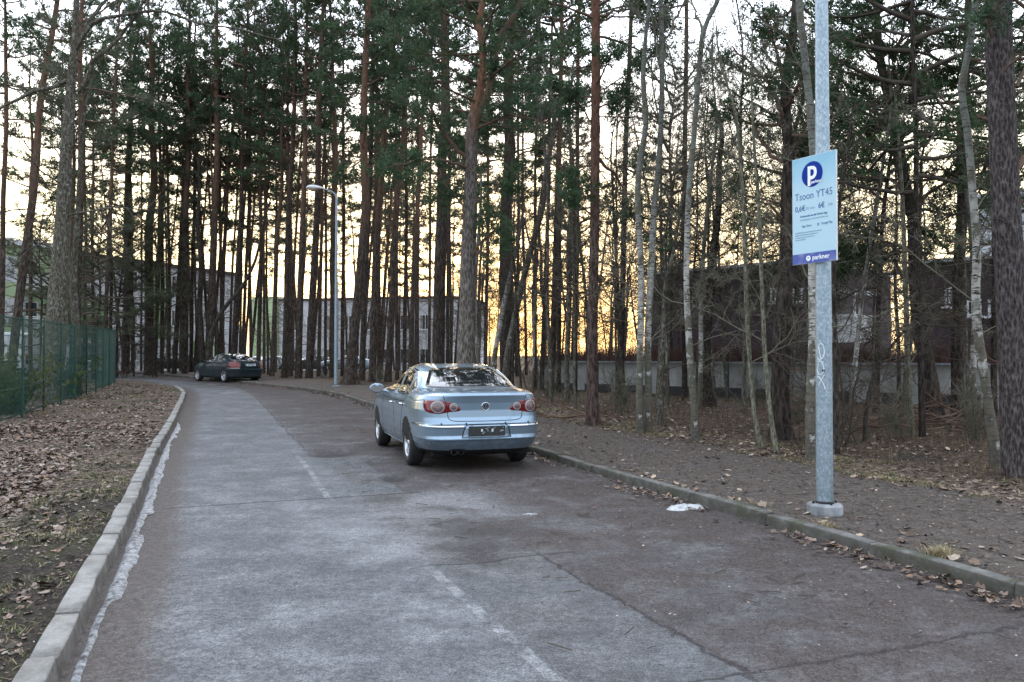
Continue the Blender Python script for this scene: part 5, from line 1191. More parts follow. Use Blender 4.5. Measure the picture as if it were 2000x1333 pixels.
# green and white flats, far left
fa = Fac(base_xy(150, 60), base_xy(470, 76), 'apartment_building', 'long three-storey flats in white and green render behind the pines at the left', zb=0)
uL, zt = fa.uz(118, 484); uR, _ = fa.uz(468, 520); zt = 8.9
fa.box('wall', M['w_white'], uL, uR, 0, 11, -.5, zt); fa.box('roof', M['vent'], uL-.2, uR+.2, -.25, 11.2, zt+.003, zt+.28)
gp = [(190,205,490,560),(205,262,560,655),(188,240,585,640),(240,262,500,560),(262,300,510,575),(270,300,590,640),(305,330,520,560),(316,345,560,610),(322,333,610,690),(345,372,530,640),(374,392,540,700),(440,468,565,690),(420,440,520,560),(150,188,600,660)]
Wd = uR-uL; nb = int(Wd/4.2)
rr = np.random.default_rng(9)
for k in range(nb):
    for fl in range(3):
        u = uL+1.0+k*4.2; z0 = .5+fl*2.85
        if rr.random() < .62: fa.box('green_panel', M['w_green'], u-1.0, u+ (1.0 if rr.random() < .5 else 3.1), -.035, -.003, z0-.45 if fl else -.3, z0+2.3)
for k in range(nb):
    for fl in range(3):
        u = uL+1.3+k*4.2; fa.window(u, u+1.35, 1.15+fl*2.85, 2.55+fl*2.85, nf=1, proud=.03)
        if fl < 3 and k % 2: fa.window(u+2.1, u+2.8, 1.15+fl*2.85, 2.55+fl*2.85, nf=0, proud=.03)
# end block with balconies at the far left
fb = Fac(base_xy(-30, 56), base_xy(135, 60), 'apartment_building', 'lime and white end block with slatted white balconies at the far left edge', zb=0)
uL, _ = fb.uz(-60, 500); uR, _ = fb.uz(118, 500); zt = 9.3
fb.box('wall', M['w_lime'], uL, uR-.05, 0, 9, -.5, zt); fb.box('roof', M['trim'], uL-.2, uR+.15, -.3, 9.2, zt+.003, zt+.35)
for fl in range(3):
    b0, _ = fb.uz(34, 600); b1, _ = fb.uz(92, 600); z0 = .3+fl*2.9
    bal = PB(); 
    fb.box('', 0, b0, b1, -1.5, -.003, z0, z0+.18, mesh=bal)
    for q in range(7): fb.box('', 0, b0, b1, -1.5, -1.46, z0+.24+q*.13, z0+.33+q*.13, mesh=bal); fb.box('', 0, b0, b0+.04, -1.455, -.003, z0+.24+q*.13, z0+.33+q*.13, mesh=bal)
    fb.box('', 0, b0, b0+.06, -1.45, -1.39, z0+.18, z0+2.9, mesh=bal); fb.box('', 0, b1-.06, b1, -1.45, -1.39, z0+.18, z0+2.9, mesh=bal)
    bal.build('balcony', M['trim'], fb.root); fb.window(b0+.4, b0+1.3, z0+.3, z0+2.2, nf=0, sill=False); fb.window(b1+.5, b1+1.4, z0+1.0, z0+2.3, nf=0)
    u0, _ = fb.uz(8, 560); fb.box('white_panel', M['w_white'], u0-.4, u0+.8, -.03, -.003, z0+.6, z0+2.4)
# long pale building in the middle distance
fc = Fac(base_xy(505, 92), base_xy(884, 86), 'apartment_building', 'long pale bluish two-storey building far behind the trunks near the street lamp', zb=-.3)
u0, _ = fc.uz(496, 600); u1, _ = fc.uz(884, 600); u2, _ = fc.uz(545, 600); zt = 8.4
fc.box('wall', M['w_white'], u2, u1, 0, 12, -.5, zt-.5); fc.box('wall', M['w_lime'], u0, u2-.01, -.4, 11, -.5, zt); fc.box('roof', M['vent'], u2-.1, u1+.2, -.2, 12.2, zt-.497, zt-.25)
for k in range(9):
    for fl in range(2): u = u2+1.2+k*(u1-u2)/9.2; fc.window(u, u+1.3, 1.0+fl*3.6, 2.6+fl*3.6, nf=1)
# low concrete wall with vents, hedge on top
W0, W1 = G(1171, 764, .1)[:2], G(1872, 797, .1)[:2]; wdv = unit(W1-W0)
fw = Fac(W0-wdv*3, W1, 'concrete_wall', 'low stained grey concrete wall with dark louvred vents across the right background', 'wall', zb=float(zg(26)))
Lw, _ = fw.uz(2300, 760)
Lw = min(Lw, 30); Hw = 1.22
fw.box('wall', M['w_wall'], 0, Lw, 0, .3, -.5, Hw)
fw.box('coping', M['concrete'], -.05, Lw+.05, -.05, .36, Hw+.003, Hw+.06)
k = 0
u = .6
while u < Lw-2:
    b = PB(); 
    for q in range(6): fw.box('', 0, u, u+1.15, -.035, .01, .08+q*.055, .115+q*.055, mesh=b)
    fw.box('', 0, u-.04, u+1.19, -.02, .005, .04, .42, mesh=b)
    b.build('vent', M['vent'], fw.root); u += 1.75
# thin dark posts of a wire fence in front of the wall
wf = empty('wire_fence', (fw.p0[0]-fw.n[0]*.9, fw.p0[1]-fw.n[1]*.9, fw.zb), fw.az, 'thin dark wire fence standing in front of the low concrete wall', 'fence')
for q in range(0, int(Lw/2.6)):
    b = PB(); b.box((1+q*2.6-.02,-.02,-.2), (1+q*2.6+.02,.02,1.25)); b.build('post', M['black'], wf)
T_ = TB()
for h in (.15,.4,.65,.9,1.15): T_.add([(1,0,h),(Lw/2,0,h),(Lw-1,0,h)], [.002]*3, 3)
link('wires', mesh_of(T_, 'wires', M['black']), wf)
# hedge: upright red-brown twigs in a band on top of the wall
r = np.random.default_rng(31); n = 15000; u = r.random(n)*Lw; w = .25+.9*r.random(n); h = (.45+.40*r.random(n))*(.8+.35*vnoise(u*.8, w*0, 4)); w_ = .006
lx = r.normal(0,.12,n); ly = r.normal(0,.12,n); z0 = Hw-.15+r.random(n)*.35
P0 = np.stack([u, fw.flip*w, z0], 1); P1 = np.stack([u+lx, fw.flip*w+ly, np.minimum(z0+h*.75, Hw+.95)], 1); sx = np.stack([np.full(n, w_), r.normal(0,.003,n), np.zeros(n)], 1)
V = np.stack([P0-sx, P0+sx, P1], 1).reshape(-1, 3); hg = link('hedge', mk('hedge', V, np.arange(len(V)).reshape(-1,3), M['hedge'])); hg.location = fw.root.location; hg.rotation_euler = fw.root.rotation_euler
tag(hg, 'long clipped reddish leafless hedge growing on top of the low concrete wall', 'hedge')
# brown shingled houses behind
def brown(pxa, pxb, off, zt, label, wins, roofline=True):
    P0 = fw.p0+fw.n*off; tmp = Fac(P0, P0+fw.d, 'brown_house', label, zb=float(zg(26))); ua, _ = tmp.uz(pxa, 600); ub, _ = tmp.uz(pxb, 600); u0, u1 = min(ua,ub), max(ua,ub)
    tmp.box('wall', M['w_brown'], u0, u1, 0, 9, -.5, zt); tmp.box('roof_edge', M['trim'], u0-.15, u1+.15, -.2, 9.15, zt+.003, zt+.12)
    for (p0, p1, q0, q1) in wins:
        a, za = tmp.uz(p0, q1); b_, zb_ = tmp.uz(p1, q0); a, b_ = min(a,b_), max(a,b_); tmp.window(a, b_, za, zb_, nf=1)
    return tmp, u0, u1
h1, a1, b1 = brown(1266, 1588, 7., 5.2, 'dark brown shingled house behind the hedge, left of the sign pole', [(1549,1583,562,592),(1505,1526,562,592)])
bu0, bz0 = h1.uz(1622, 637); bu1, bz1 = h1.uz(1660, 577)
b = PB(); h1.box('', 0, b1+.003, b1+1.5, .3, 2.8, 2.0, 2.15, mesh=b); h1.box('', 0, b1+.003, b1+1.5, .3, .36, 2.15, 3.1, mesh=b); h1.box('', 0, b1+1.44, b1+1.5, .37, 2.8, 2.15, 3.1, mesh=b); h1.box('', 0, b1+.003, b1+1.5, .3, 2.8, 3.9, 4.05, mesh=b); h1.box('', 0, b1+1.42, b1+1.5, .37, .45, 3.103, 3.897, mesh=b)
b.build('balcony', M['trim'], h1.root)
h2, a2, b2 = brown(1795, 2350, 4., 4.5, 'dark brown shingled house at the far right behind the leaning dark pine', [(1888,1917,585,618),(1930,1948,585,618),(1845,1864,560,600),(1985,1999,650,690)])
h2.box('upper_floor', M['w_white'], a2+1.5, b2, 1.2, 8, 4.63, 6.6); h2.box('upper_roof', M['trim'], a2+1.3, b2+.2, 1.0, 8.2, 6.603, 6.75)
# ------------------------------------------------------------------ cars
class Shell:
    """saloon body as stacked plan outlines; y forward from the rear axle, z up.
    tab rows: z, rear y, front y, half width, corner exponent"""
    def __init__(s, tab): s.t = np.array(tab, float)
    def par(s, z): return [np.interp(z, s.t[:,0], s.t[:,k]) for k in range(1, 5)]
    def rear(s, x, z):
        yr, yf, w, n = s.par(z); l = (yf-yr)/2; q = np.clip(np.abs(x)/w, 0, .9995); return (yr+yf)/2 - l*(1-q**n)**(1/n)
    def side(s, y, z):
        yr, yf, w, n = s.par(z); l = (yf-yr)/2; q = np.clip(np.abs(y-(yr+yf)/2)/l, 0, .9995); return w*(1-q**n)**(1/n)
    def front(s, x, z):
        yr, yf, w, n = s.par(z); l = (yf-yr)/2; q = np.clip(np.abs(x)/w, 0, .9995); return (yr+yf)/2 + l*(1-q**n)**(1/n)
    def mesh(s, name, zs, m=168):
        a = np.linspace(0, 2*math.pi, 2400); V = []
        for z in zs:
            yr, yf, w, n = s.par(z); l = (yf-yr)/2; c = (yf+yr)/2
            x = w*np.sign(np.cos(a))*np.abs(np.cos(a))**(2/n); y = c+l*np.sign(np.sin(a))*np.abs(np.sin(a))**(2/n)
            d = np.r_[0, np.cumsum(np.hypot(np.diff(x), np.diff(y)))]; u = np.linspace(0, d[-1], m+1)[:-1]
            V.append(np.stack([np.interp(u, d, x), np.interp(u, d, y), np.full(m, z)], 1))
        k = len(zs); V = np.concatenate(V); i = np.arange(k-1)[:,None]*m; j = np.arange(m)[None,:]; j2 = (j+1)%m
        f = np.stack([i+j, i+j2, i+m+j2, i+m+j], -1).reshape(-1, 4)
        b0 = len(V); V = np.concatenate([V, [V[:m].mean(0)], [V[(k-1)*m:].mean(0)]]); jj = np.arange(m)
        t = np.concatenate([np.stack([np.full(m, b0), (jj+1)%m, jj], 1), np.stack([np.full(m, b0+1), (k-1)*m+jj, (k-1)*m+(jj+1)%m], 1)])
        return mk(name, V, [f, t], None, True)
def smooth_tab(tab, n=6):
    t = np.array(tab, float); out = []
    z = np.concatenate([np.linspace(t[i,0], t[i+1,0], n, endpoint=False) for i in range(len(t)-1)]+[[t[-1,0]]])
    return np.stack([z]+[np.interp(z, t[:,0], t[:,k]) for k in range(1,5)], 1)
def patch(name, outline, fn, off, mat_, parent, rings=6, dome=0., edge=.004, nseg=8):
    """a panel whose outline (a, z) is laid on the body by fn(a, z, offset)"""
    o = np.array(outline, float); o = np.concatenate([o, o[:1]]); o = resample_closed(o, nseg*len(outline)); c = o.mean(0); V = []; m = len(o)
    V += [fn(p[0], p[1], -edge) for p in o]
    for k in range(rings):
        s_ = 1-k/rings; V += [fn(c[0]+(p[0]-c[0])*s_, c[1]+(p[1]-c[1])*s_, off+dome*(1-s_**2)) for p in o]
    V.append(fn(c[0], c[1], off+dome)); Q = []; b = PB()
    for k in range(rings):
        for j in range(m): Q.append((k*m+j, k*m+(j+1)%m, (k+1)*m+(j+1)%m, (k+1)*m+j))
    T = [(rings*m+j, rings*m+(j+1)%m, (rings+1)*m) for j in range(m)]
    b.add(V, Q+T, 0, True); ob = b.build(name, mat_, parent)
    return ob
def resample_closed(o, n):
    d = np.r_[0, np.cumsum(np.linalg.norm(np.diff(o, axis=0), axis=1))]; s = np.linspace(0, d[-1], n+1)[:-1]
    return np.stack([np.interp(s, d, o[:,0]), np.interp(s, d, o[:,1])], 1)
def rnd_poly(P, k=3):
    """round the corners of a closed outline"""
    P = np.array(P, float)
    for _ in range(k):
        Q = []
        for i in range(len(P)): a, b = P[i], P[(i+1)%len(P)]; Q += [a*.8+b*.2, a*.2+b*.8]
        P = np.array(Q)
    return P
def line_on(b, pts, w, fn, off=.0025, mi=0, step=.03):
    """a thin strip following a line (a, z) on the body"""
    P = resample(np.array(pts, float), step); T = np.gradient(P, axis=0); T /= np.linalg.norm(T, axis=1)[:,None]; N = np.stack([-T[:,1], T[:,0]], 1); V = []
    for p, n_ in zip(P, N): V += [fn(*(p+n_*w/2), -.003), fn(*(p+n_*w/2), off), fn(*(p-n_*w/2), off), fn(*(p-n_*w/2), -.003)]
    Q = [(4*i+k, 4*i+k+1, 4*i+5+k, 4*i+4+k) for i in range(len(P)-1) for k in range(3)]
    b.add(V, Q, mi, False)
def wheel(parent, x, y, r, side, spokes=7, wid=.21, paint_m='alloy'):
    root = empty('wheel', (x, y, r), 0, parent=parent); Mx = Matrix.Rotation(math.pi/2*side, 4, 'Y')
    b = PB(); h = wid/2; rr_ = r*.64
    b.lathe([(rr_-.01,-h*.9),(rr_+.01,-h),(r*.88,-h),(r*.97,-h*.80),(r,-h*.55),(r,h*.55),(r*.97,h*.80),(r*.88,h),(rr_+.012,h),(rr_,h*.86),(rr_-.012,h*.3)], 40, 0, Mx); b.build('tyre', M['rubber'], root)
    b = PB(); b.lathe([(rr_+.004,h*.88),(rr_-.008,h*.93),(rr_-.022,h*.86),(rr_-.03,h*.2),(rr_-.035,-h*.8)], 40, 0, Mx)
    hub = .068; b.lathe([(0,h*.82),(hub*.5,h*.82),(hub*.55,h*.78),(hub,h*.74),(hub*1.08,h*.4)], 20, 0, Mx)
    for k in range(spokes):
        a = 2*math.pi*k/spokes
        for e in (-1, 1):
            pts = []
            for (rad, hw_, z_) in ((hub*.8,.019,h*.74),(rr_*.6,.014,h*.76),(rr_-.012,.017,h*.84)):
                aa = a + e*.16*(rad/rr_); c, s_ = math.cos(aa), math.sin(aa); u = (-s_, c)
                pts.append([(rad*c+u[0]*q*hw_, rad*s_+u[1]*q*hw_, z_+dz) for q, dz in ((-1,-.03),(-.75,0),(.75,0),(1,-.03))])
            vs = [Mx @ Vector(p) for row in pts for p in row]; b.add(vs, [(i*4+j, i*4+j+1, i*4+5+j, i*4+4+j) for i in range(2) for j in range(3)], 0, False)
    b.build('rim', M[paint_m], root)
    b = PB(); b.lathe([(0,h*.1),(rr_-.03,h*.1)], 24, 0, Mx); b.lathe([(.05,h*.12),(rr_*.72,h*.12),(rr_*.72,h*.2),(.05,h*.2)], 24, 0, Mx); b.build('brake_disc', M['vent'], root)
    return root
def saloon(name, label, cfg, loc, rz, group=None):
    root = empty(name, loc, rz, label, 'car', group); pm = M[cfg['paint']]
    S = Shell(smooth_tab(cfg['tab'])); t = S.t; z_lo, z_hi = t[0,0], t[-1,0]
    zs = np.unique(np.concatenate([np.arange(z_lo, z_hi, .02), t[:,0], np.linspace(cfg['deck'][0], cfg['deck'][1], 10), [z_hi]])); zs = zs[np.r_[True, np.diff(zs) > .0015]]
    me = S.mesh('body', zs, cfg.get('m', 168)); me.materials.append(pm); me.materials.append(M['dark'])
    body = link('body', me); body.parent = root
    # wheel openings
    cut = PB(); R_ = cfg['wr']+.045; wb = cfg['wb']
    for yy in (0, wb):
        for sd in (-1, 1):
            Mx = Matrix.Translation((sd*(.62+.6), yy, cfg['wr']+.012)) @ Matrix.Rotation(math.pi/2, 4, 'Y'); v0 = len(cut.v)
            cut.lathe([(R_,-.6),(R_,.6)], 48, 1, Mx, False); n_ = len(cut.v); cut.f.append(tuple(range(v0, v0+48))); cut.f.append(tuple(range(v0+95, v0+47, -1))); cut.mi += [1,1]; cut.sm += [False, False]
    cm = cut.build('cutter', [M['dark'], M['dark']], None)
    md = body.modifiers.new('b', 'BOOLEAN'); md.operation = 'DIFFERENCE'; md.object = cm; md.solver = 'EXACT'
    bpy.context.view_layer.update()
    me2 = bpy.data.meshes.new_from_object(body.evaluated_get(bpy.context.evaluated_depsgraph_get())); body.modifiers.clear(); body.data = me2; bpy.data.objects.remove(cm); me2.name = 'body'
    me2.materials.clear(); me2.materials.append(pm); me2.materials.append(M['dark'])
    pz_ = np.zeros(len(me2.polygons)*3); me2.polygons.foreach_get('center', pz_); nz_ = np.zeros(len(me2.polygons)*3); me2.polygons.foreach_get('normal', nz_)
    pz_ = pz_.reshape(-1,3); nz_ = nz_.reshape(-1,3)
    inw = np.zeros(len(pz_), bool)
    for yy in (0, wb): rad_ = np.hypot(pz_[:,1]-yy, pz_[:,2]-cfg['wr']-.012); inw |= (rad_ < R_+.004) & (np.abs(pz_[:,0]) > .55)
    mi = np.where(inw | (nz_[:,2] < -.8), 1, 0); me2.polygons.foreach_set('material_index', mi.astype(np.int32))
    def fr(a, z, o=0): y = float(S.rear(a, z)); e = 1e-3; dx = (float(S.rear(a+e,z))-float(S.rear(a-e,z)))/(2*e); dz = (float(S.rear(a,z+.012))-float(S.rear(a,z-.012)))/.024; n = np.array([dx, -1, dz]); n /= np.linalg.norm(n); return np.array([a, y, z])+n*o
    def fs(sd):
        def f(a, z, o=0): x = float(S.side(a, z)); e = 2e-3; dy = (float(S.side(a+e,z))-float(S.side(a-e,z)))/(2*e); dz = (float(S.side(a,z+.012))-float(S.side(a,z-.012)))/.024; n = np.array([1, -dy, -dz]); n /= np.linalg.norm(n); p = np.array([x, a, z])+n*o; p[0] *= sd; return p
        return f
    def ff(a, z, o=0): y = float(S.front(a, z)); dz = (float(S.front(a,z+.012))-float(S.front(a,z-.012)))/.024; n = np.array([0, 1, -dz]); n /= np.linalg.norm(n); return np.array([a, y, z])+n*o
    for yy in (0, wb):
        for sd in (-1, 1): wheel(root, sd*(cfg['hw']-.115), yy, cfg['wr'], sd, cfg.get('spokes', 7))
    # panes
    rw = cfg['rear_window']; patch('rear_window', rnd_poly(rw, 2), fr, .004, M['glass'], root, 8, .006)
    patch('windscreen', rnd_poly(cfg['windscreen'], 2), ff, .004, M['glass'], root, 8, .006)
    for sd in (-1, 1):
        for w_ in cfg['side_windows']: patch('side_window', rnd_poly(w_, 2), fs(sd), .004, M['glass'], root, 6)
        b = PB(); line_on(b, cfg['dlo']+cfg['dlo'][:1], .014, fs(sd), .006); b.build('window_trim', M['chrome'] if cfg.get('chrome') else M['black'], root)
        b = PB(); 
        for ln in cfg['seams']: line_on(b, ln, .009, fs(sd), .0018)
        b.build('door_seam', M['dark'], root)
        for (hy, hz) in cfg['handles']:
            b = PB(); f = fs(sd); b.tube([f(hy-.09, hz, .004), f(hy-.07, hz, .03), f(hy, hz+.002, .036), f(hy+.07, hz, .03), f(hy+.09, hz, .004)], .012, 8); b.build('door_handle', M['chrome'] if cfg.get('chrome') else pm, root)
        # wing mirror
        my, mz = cfg['mirror']; mx = float(S.side(my, mz)); b = PB(); vs = []; n1, n2 = 8, 14
        for i in range(n1+1):
            ph = -math.pi/2+math.pi*i/n1
            for j in range(n2): th = 2*math.pi*j/n2; vs.append((sd*(mx+.155+.125*math.cos(ph)*math.cos(th)), my+.02+.055*math.sin(ph)*(1 if math.sin(ph) > 0 else .35), mz+.045+.082*math.cos(ph)*math.sin(th)))
        b.add(vs, [(i*n2+j, i*n2+(j+1)%n2, (i+1)*n2+(j+1)%n2, (i+1)*n2+j) for i in range(n1) for j in range(n2)], 0, True)
        b.tube([(sd*(mx-.01), my, mz-.01), (sd*(mx+.06), my+.01, mz+.005)], .022, 8); mo = b.build('wing_mirror', pm, root)
        g_ = PB(); g_.add([(sd*(mx+.155+.108*math.cos(t_)), my-.006+.016*math.sin(t_), mz+.045+.066*math.sin(t_)) for t_ in np.linspace(0, 2*math.pi, 25)[:-1]], [tuple(range(24))]); g_.build('mirror_glass', M['glass'], mo)
    if cfg['rear']: cfg['rear'](root, S, fr, fs, pm)
    # sills and near-black underside
    b = PB(); b.box((-cfg['hw']+.24, -.72, .20), (cfg['hw']-.14, wb+.6, .26)); b.build('underbody', M['dark'], root)
    return root
def lathe_on(b, fn, a, z, prof, n=28, mi=0):
    """round detail on the body: prof of (radius, offset)"""
    vs = []
    for r_, o in prof:
        for k in range(n): t_ = 2*math.pi*k/n; vs.append(fn(a+r_*math.cos(t_), z+r_*math.sin(t_), o))
    b.add(vs, [(i*n+k, i*n+(k+1)%n, (i+1)*n+(k+1)%n, (i+1)*n+k) for i in range(len(prof)-1) for k in range(n)], mi, True)
    b.add(vs[-n:], [tuple(range(n))], mi, True)
# ---- silver blue saloon
def silver_rear(root, S, fr, fs, pm):
    for sd in (-1, 1):
        f = (lambda a, z, o=0, sd=sd: fr(a*sd, z, o))
        lp = rnd_poly([(.815,.975),(.76,.985),(.60,.978),(.47,.955),(.37,.905),(.35,.86),(.37,.835),(.50,.826),(.58,.812),(.65,.800),(.75,.812),(.815,.845)], 2)
        tl = patch('tail_light', lp, f, .008, M['red'], root, 6, .006)
        b = PB(); lathe_on(b, f, .655, .893, [(.083,.006),(.083,.019),(.071,.021)]); b.build('lamp_ring', M['clear'], tl)
        b = PB(); lathe_on(b, f, .655, .893, [(.070,.018),(.066,.0235),(.02,.0255)]); b.build('round_lamp', M['lens_grey'], tl)
        b = PB(); lathe_on(b, f, .452, .893, [(.056,.006),(.056,.018),(.047,.0195)]); b.build('lamp_ring', M['clear'], tl)
        b = PB(); lathe_on(b, f, .452, .893, [(.041,.017),(.038,.0215),(.012,.023)]); b.build('round_lamp', M['lens_grey'], tl)
        b = PB(); line_on(b, [(.565,.975),(.545,.90),(.535,.825)], .007, f, .0165); b.build('lamp_seam', M['dark'], tl)
        b = PB(); line_on(b, [(.33,.633),(.6,.634),(.84,.640)], .013, f, .006); b.build('bumper_trim', M['chrome'], root)
        b = PB(); line_on(b, [(-.80,.640),(-.5,.642),(-.40,.642)], .013, fs(sd), .007); b.build('bumper_trim', M['chrome'], root)
        b = PB(); line_on(b, [(.63,.48),(1.3,.475),(2.3,.47)], .012, fs(sd), .004); line_on(b, [(.42,.27),(1.3,.255),(2.28,.27)], .03, fs(sd), .012); b.build('side_moulding', M['silver_dark'], root)
        b = PB(); 
        for a_ in (.28, .62): lathe_on(b, f, a_, .668, [(.012,.001),(.012,.003)], 12)
        b.build('parking_sensor', M['black'], root)
    b = PB(); line_on(b, [(-.60,1.075),(-.57,.98)], .007, fr, .0015); line_on(b, [(.60,1.075),(.57,.98)], .007, fr, .0015)
    line_on(b, [(-.535,.83),(-.525,.745),(-.49,.712),(-.40,.700),(0,.695),(.40,.700),(.49,.712),(.525,.745),(.535,.83)], .009, fr, .0018); b.build('boot_seam', M['dark'], root)
    b = PB(); line_on(b, [(-.78,.652),(0,.652),(.78,.652)], .006, fr, .0015); b.build('bumper_seam', M['dark'], root)
    # plate recess: pale surround, dark bare holder
    patch('plate_recess', rnd_poly([(-.30,.652),(.30,.652),(.335,.50),(.345,.468),(-.345,.468),(-.335,.50)], 1), fr, .003, M['silver_dark'], root, 3)
    b = PB(); line_on(b, [(-.345,.475),(-.325,.57),(-.30,.635),(-.26,.652),(.26,.652),(.30,.635),(.325,.57),(.345,.475)], .010, fr, .0045); b.build('recess_edge', M['dark'], root)
    y0 = float(S.rear(0, .56))-.016; b = PB(); b.box((-.26, y0-.006, .498), (.26, y0+.03, .632)); h = b.build('number_plate_holder', M['platedark'], root, .004)
    r = np.random.default_rng(4); b = PB(); yy = y0-.0075
    for x_, z_, w_, hh_ in [(-.075,.575,.026,.036),(.075,.575,.026,.036)]: b.box((x_-w_/2, yy-.001, z_-hh_/2), (x_+w_/2, yy+.003, z_+hh_/2))
    for k in range(16): x_ = -.235+.47*r.random(); z_ = .512+.105*r.random(); w_ = .008+.025*r.random(); b.box((x_, yy-.0006, z_), (x_+w_, yy+.003, z_+.003+.002*r.random()))
    b.build('holder_clip', M['alu'], h)
    # round badge with the two stacked letters in a ring
    b = PB(); lathe_on(b, fr, 0, .893, [(.060,.002),(.060,.008),(.056,.011),(.050,.011),(.049,.006)], 36); bd = b.build('badge', M['chrome'], root)
    b = PB(); lathe_on(b, fr, 0, .893, [(.0488,.006),(.0488,.0085)], 30); b.build('badge_disc', M['badge_blue'], bd)
    b = PB()
    for ln in ([(-.021,.937),(0,.897),(.021,.937)], [(-.043,.912),(-.019,.853),(0,.893),(.019,.853),(.043,.912)]): line_on(b, ln, .0095, fr, .0115, step=.008)
    b.build('badge_letters', M['chrome'], bd)
    # lower bumper, exhausts
    b = PB(); line_on(b, [(-.80,.445),(-.4,.448),(0,.448),(.4,.448),(.80,.445)], .012, fr, .006); b.build('bumper_crease', M['silver_dark'], root)
    yb = float(S.rear(-.38, .30)); b = PB()
    for x_ in (-.43, -.335): b.lathe([(.036,0),(.040,.0),(.040,.12),(.034,.12),(.034,.02)], 18, 0, Matrix.Translation((x_, yb+.005, .278)) @ Matrix.Rotation(-math.pi/2, 4, 'X'))
    b.build('exhaust', M['vent'], root)
    patch('exhaust_cutout', rnd_poly([(-.50,.262),(-.50,.325),(-.27,.325),(-.27,.262)], 2), fr, .003, M['dark'], root, 3)
    
M['lens_grey'] = lens('grey_lens', (.15,.10,.10)); M['badge_blue'] = flat('badge_dark', (.02,.04,.08), .2)
SIL = dict(paint='silver', wb=2.71, wr=.325, hw=.905, spokes=5, chrome=True, deck=(1.085,1.125), m=200,
 tab=[(.235,-.84,3.35,.74,5),(.255,-.93,3.48,.81,5),(.30,-1.00,3.58,.855,5.4),(.38,-1.055,3.63,.880,6.2),(.44,-1.088,3.64,.892,6.6),(.462,-1.106,3.655,.898,6.8),(.475,-1.100,3.655,.899,6.8),(.50,-1.082,3.66,.900,7),(.61,-1.096,3.66,.906,7),(.625,-1.102,3.66,.907,7),(.645,-1.092,3.655,.907,7),(.665,-1.055,3.64,.907,7),
      (.75,-1.030,3.58,.910,7),(.85,-1.025,3.48,.907,7),(.94,-1.030,3.30,.896,6.6),(1.00,-1.040,2.98,.878,6.2),(1.045,-1.050,2.70,.858,5.8),(1.075,-1.035,2.50,.838,4.6),(1.090,-.985,2.36,.815,4.4),(1.100,-.86,2.30,.80,4.3),(1.108,-.70,2.26,.788,4.2),(1.116,-.52,2.22,.776,4.2),
      (1.13,-.44,2.17,.768,4.2),(1.20,-.28,2.00,.742,4.1),(1.28,-.08,1.80,.705,4.0),(1.35,.13,1.60,.664,3.9),(1.40,.34,1.42,.620,3.8),(1.43,.52,1.28,.575,3.7),(1.45,.68,1.16,.51,3.6),(1.463,.82,1.06,.40,3.4),(1.470,.90,.98,.22,3.2)],
 rear_window=[(-.60,1.132),(0,1.126),(.60,1.132),(.665,1.14),(.61,1.23),(.50,1.375),(.44,1.398),(0,1.410),(-.44,1.398),(-.50,1.375),(-.61,1.23),(-.665,1.14)],
 windscreen=[(-.66,1.14),(0,1.13),(.66,1.14),(.50,1.38),(0,1.40),(-.50,1.38)],
 side_windows=[[(1.00,1.02),(1.97,1.005),(1.93,1.04),(1.62,1.235),(1.38,1.345),(1.20,1.372),(1.04,1.378)], [(.94,1.02),(.30,1.03),(.28,1.06),(.36,1.30),(.50,1.345),(.70,1.374),(.94,1.380)], [(.25,1.03),(.00,1.05),(-.06,1.075),(.08,1.18),(.27,1.275)]],
 dlo=[(2.02,.995),(1.0,1.008),(.25,1.018),(-.02,1.035),(-.10,1.07),(.05,1.185),(.30,1.32),(.48,1.366),(.72,1.392),(1.05,1.394),(1.25,1.38),(1.45,1.34),(1.68,1.235),(1.98,1.05)],
 seams=[[(.97,1.00),(.98,.70),(1.0,.34)], [(2.05,.97),(2.10,.80),(2.09,.55),(2.02,.34)], [(.10,1.01),(.22,.93),(.30,.80),(.40,.62),(.46,.50),(.50,.36)], [(-.10,1.0),(-.42,.96),(-.80,.985)], [(-.36,.65),(-.86,.66)], [(2.07,.92),(1.0,.905),(.25,.92)]],
 handles=[(1.18,.86),(.30+.06,.875)], mirror=(1.86,1.005), rear=silver_rear)
ra = (-.686, 12.23); yaw = R(18.3)
saloon('parked_car', 'silver blue saloon parked at the kerb, red tail lights, bare dark plate holder', SIL, (ra[0], ra[1], float(zg(ra[1]))+.002), yaw)
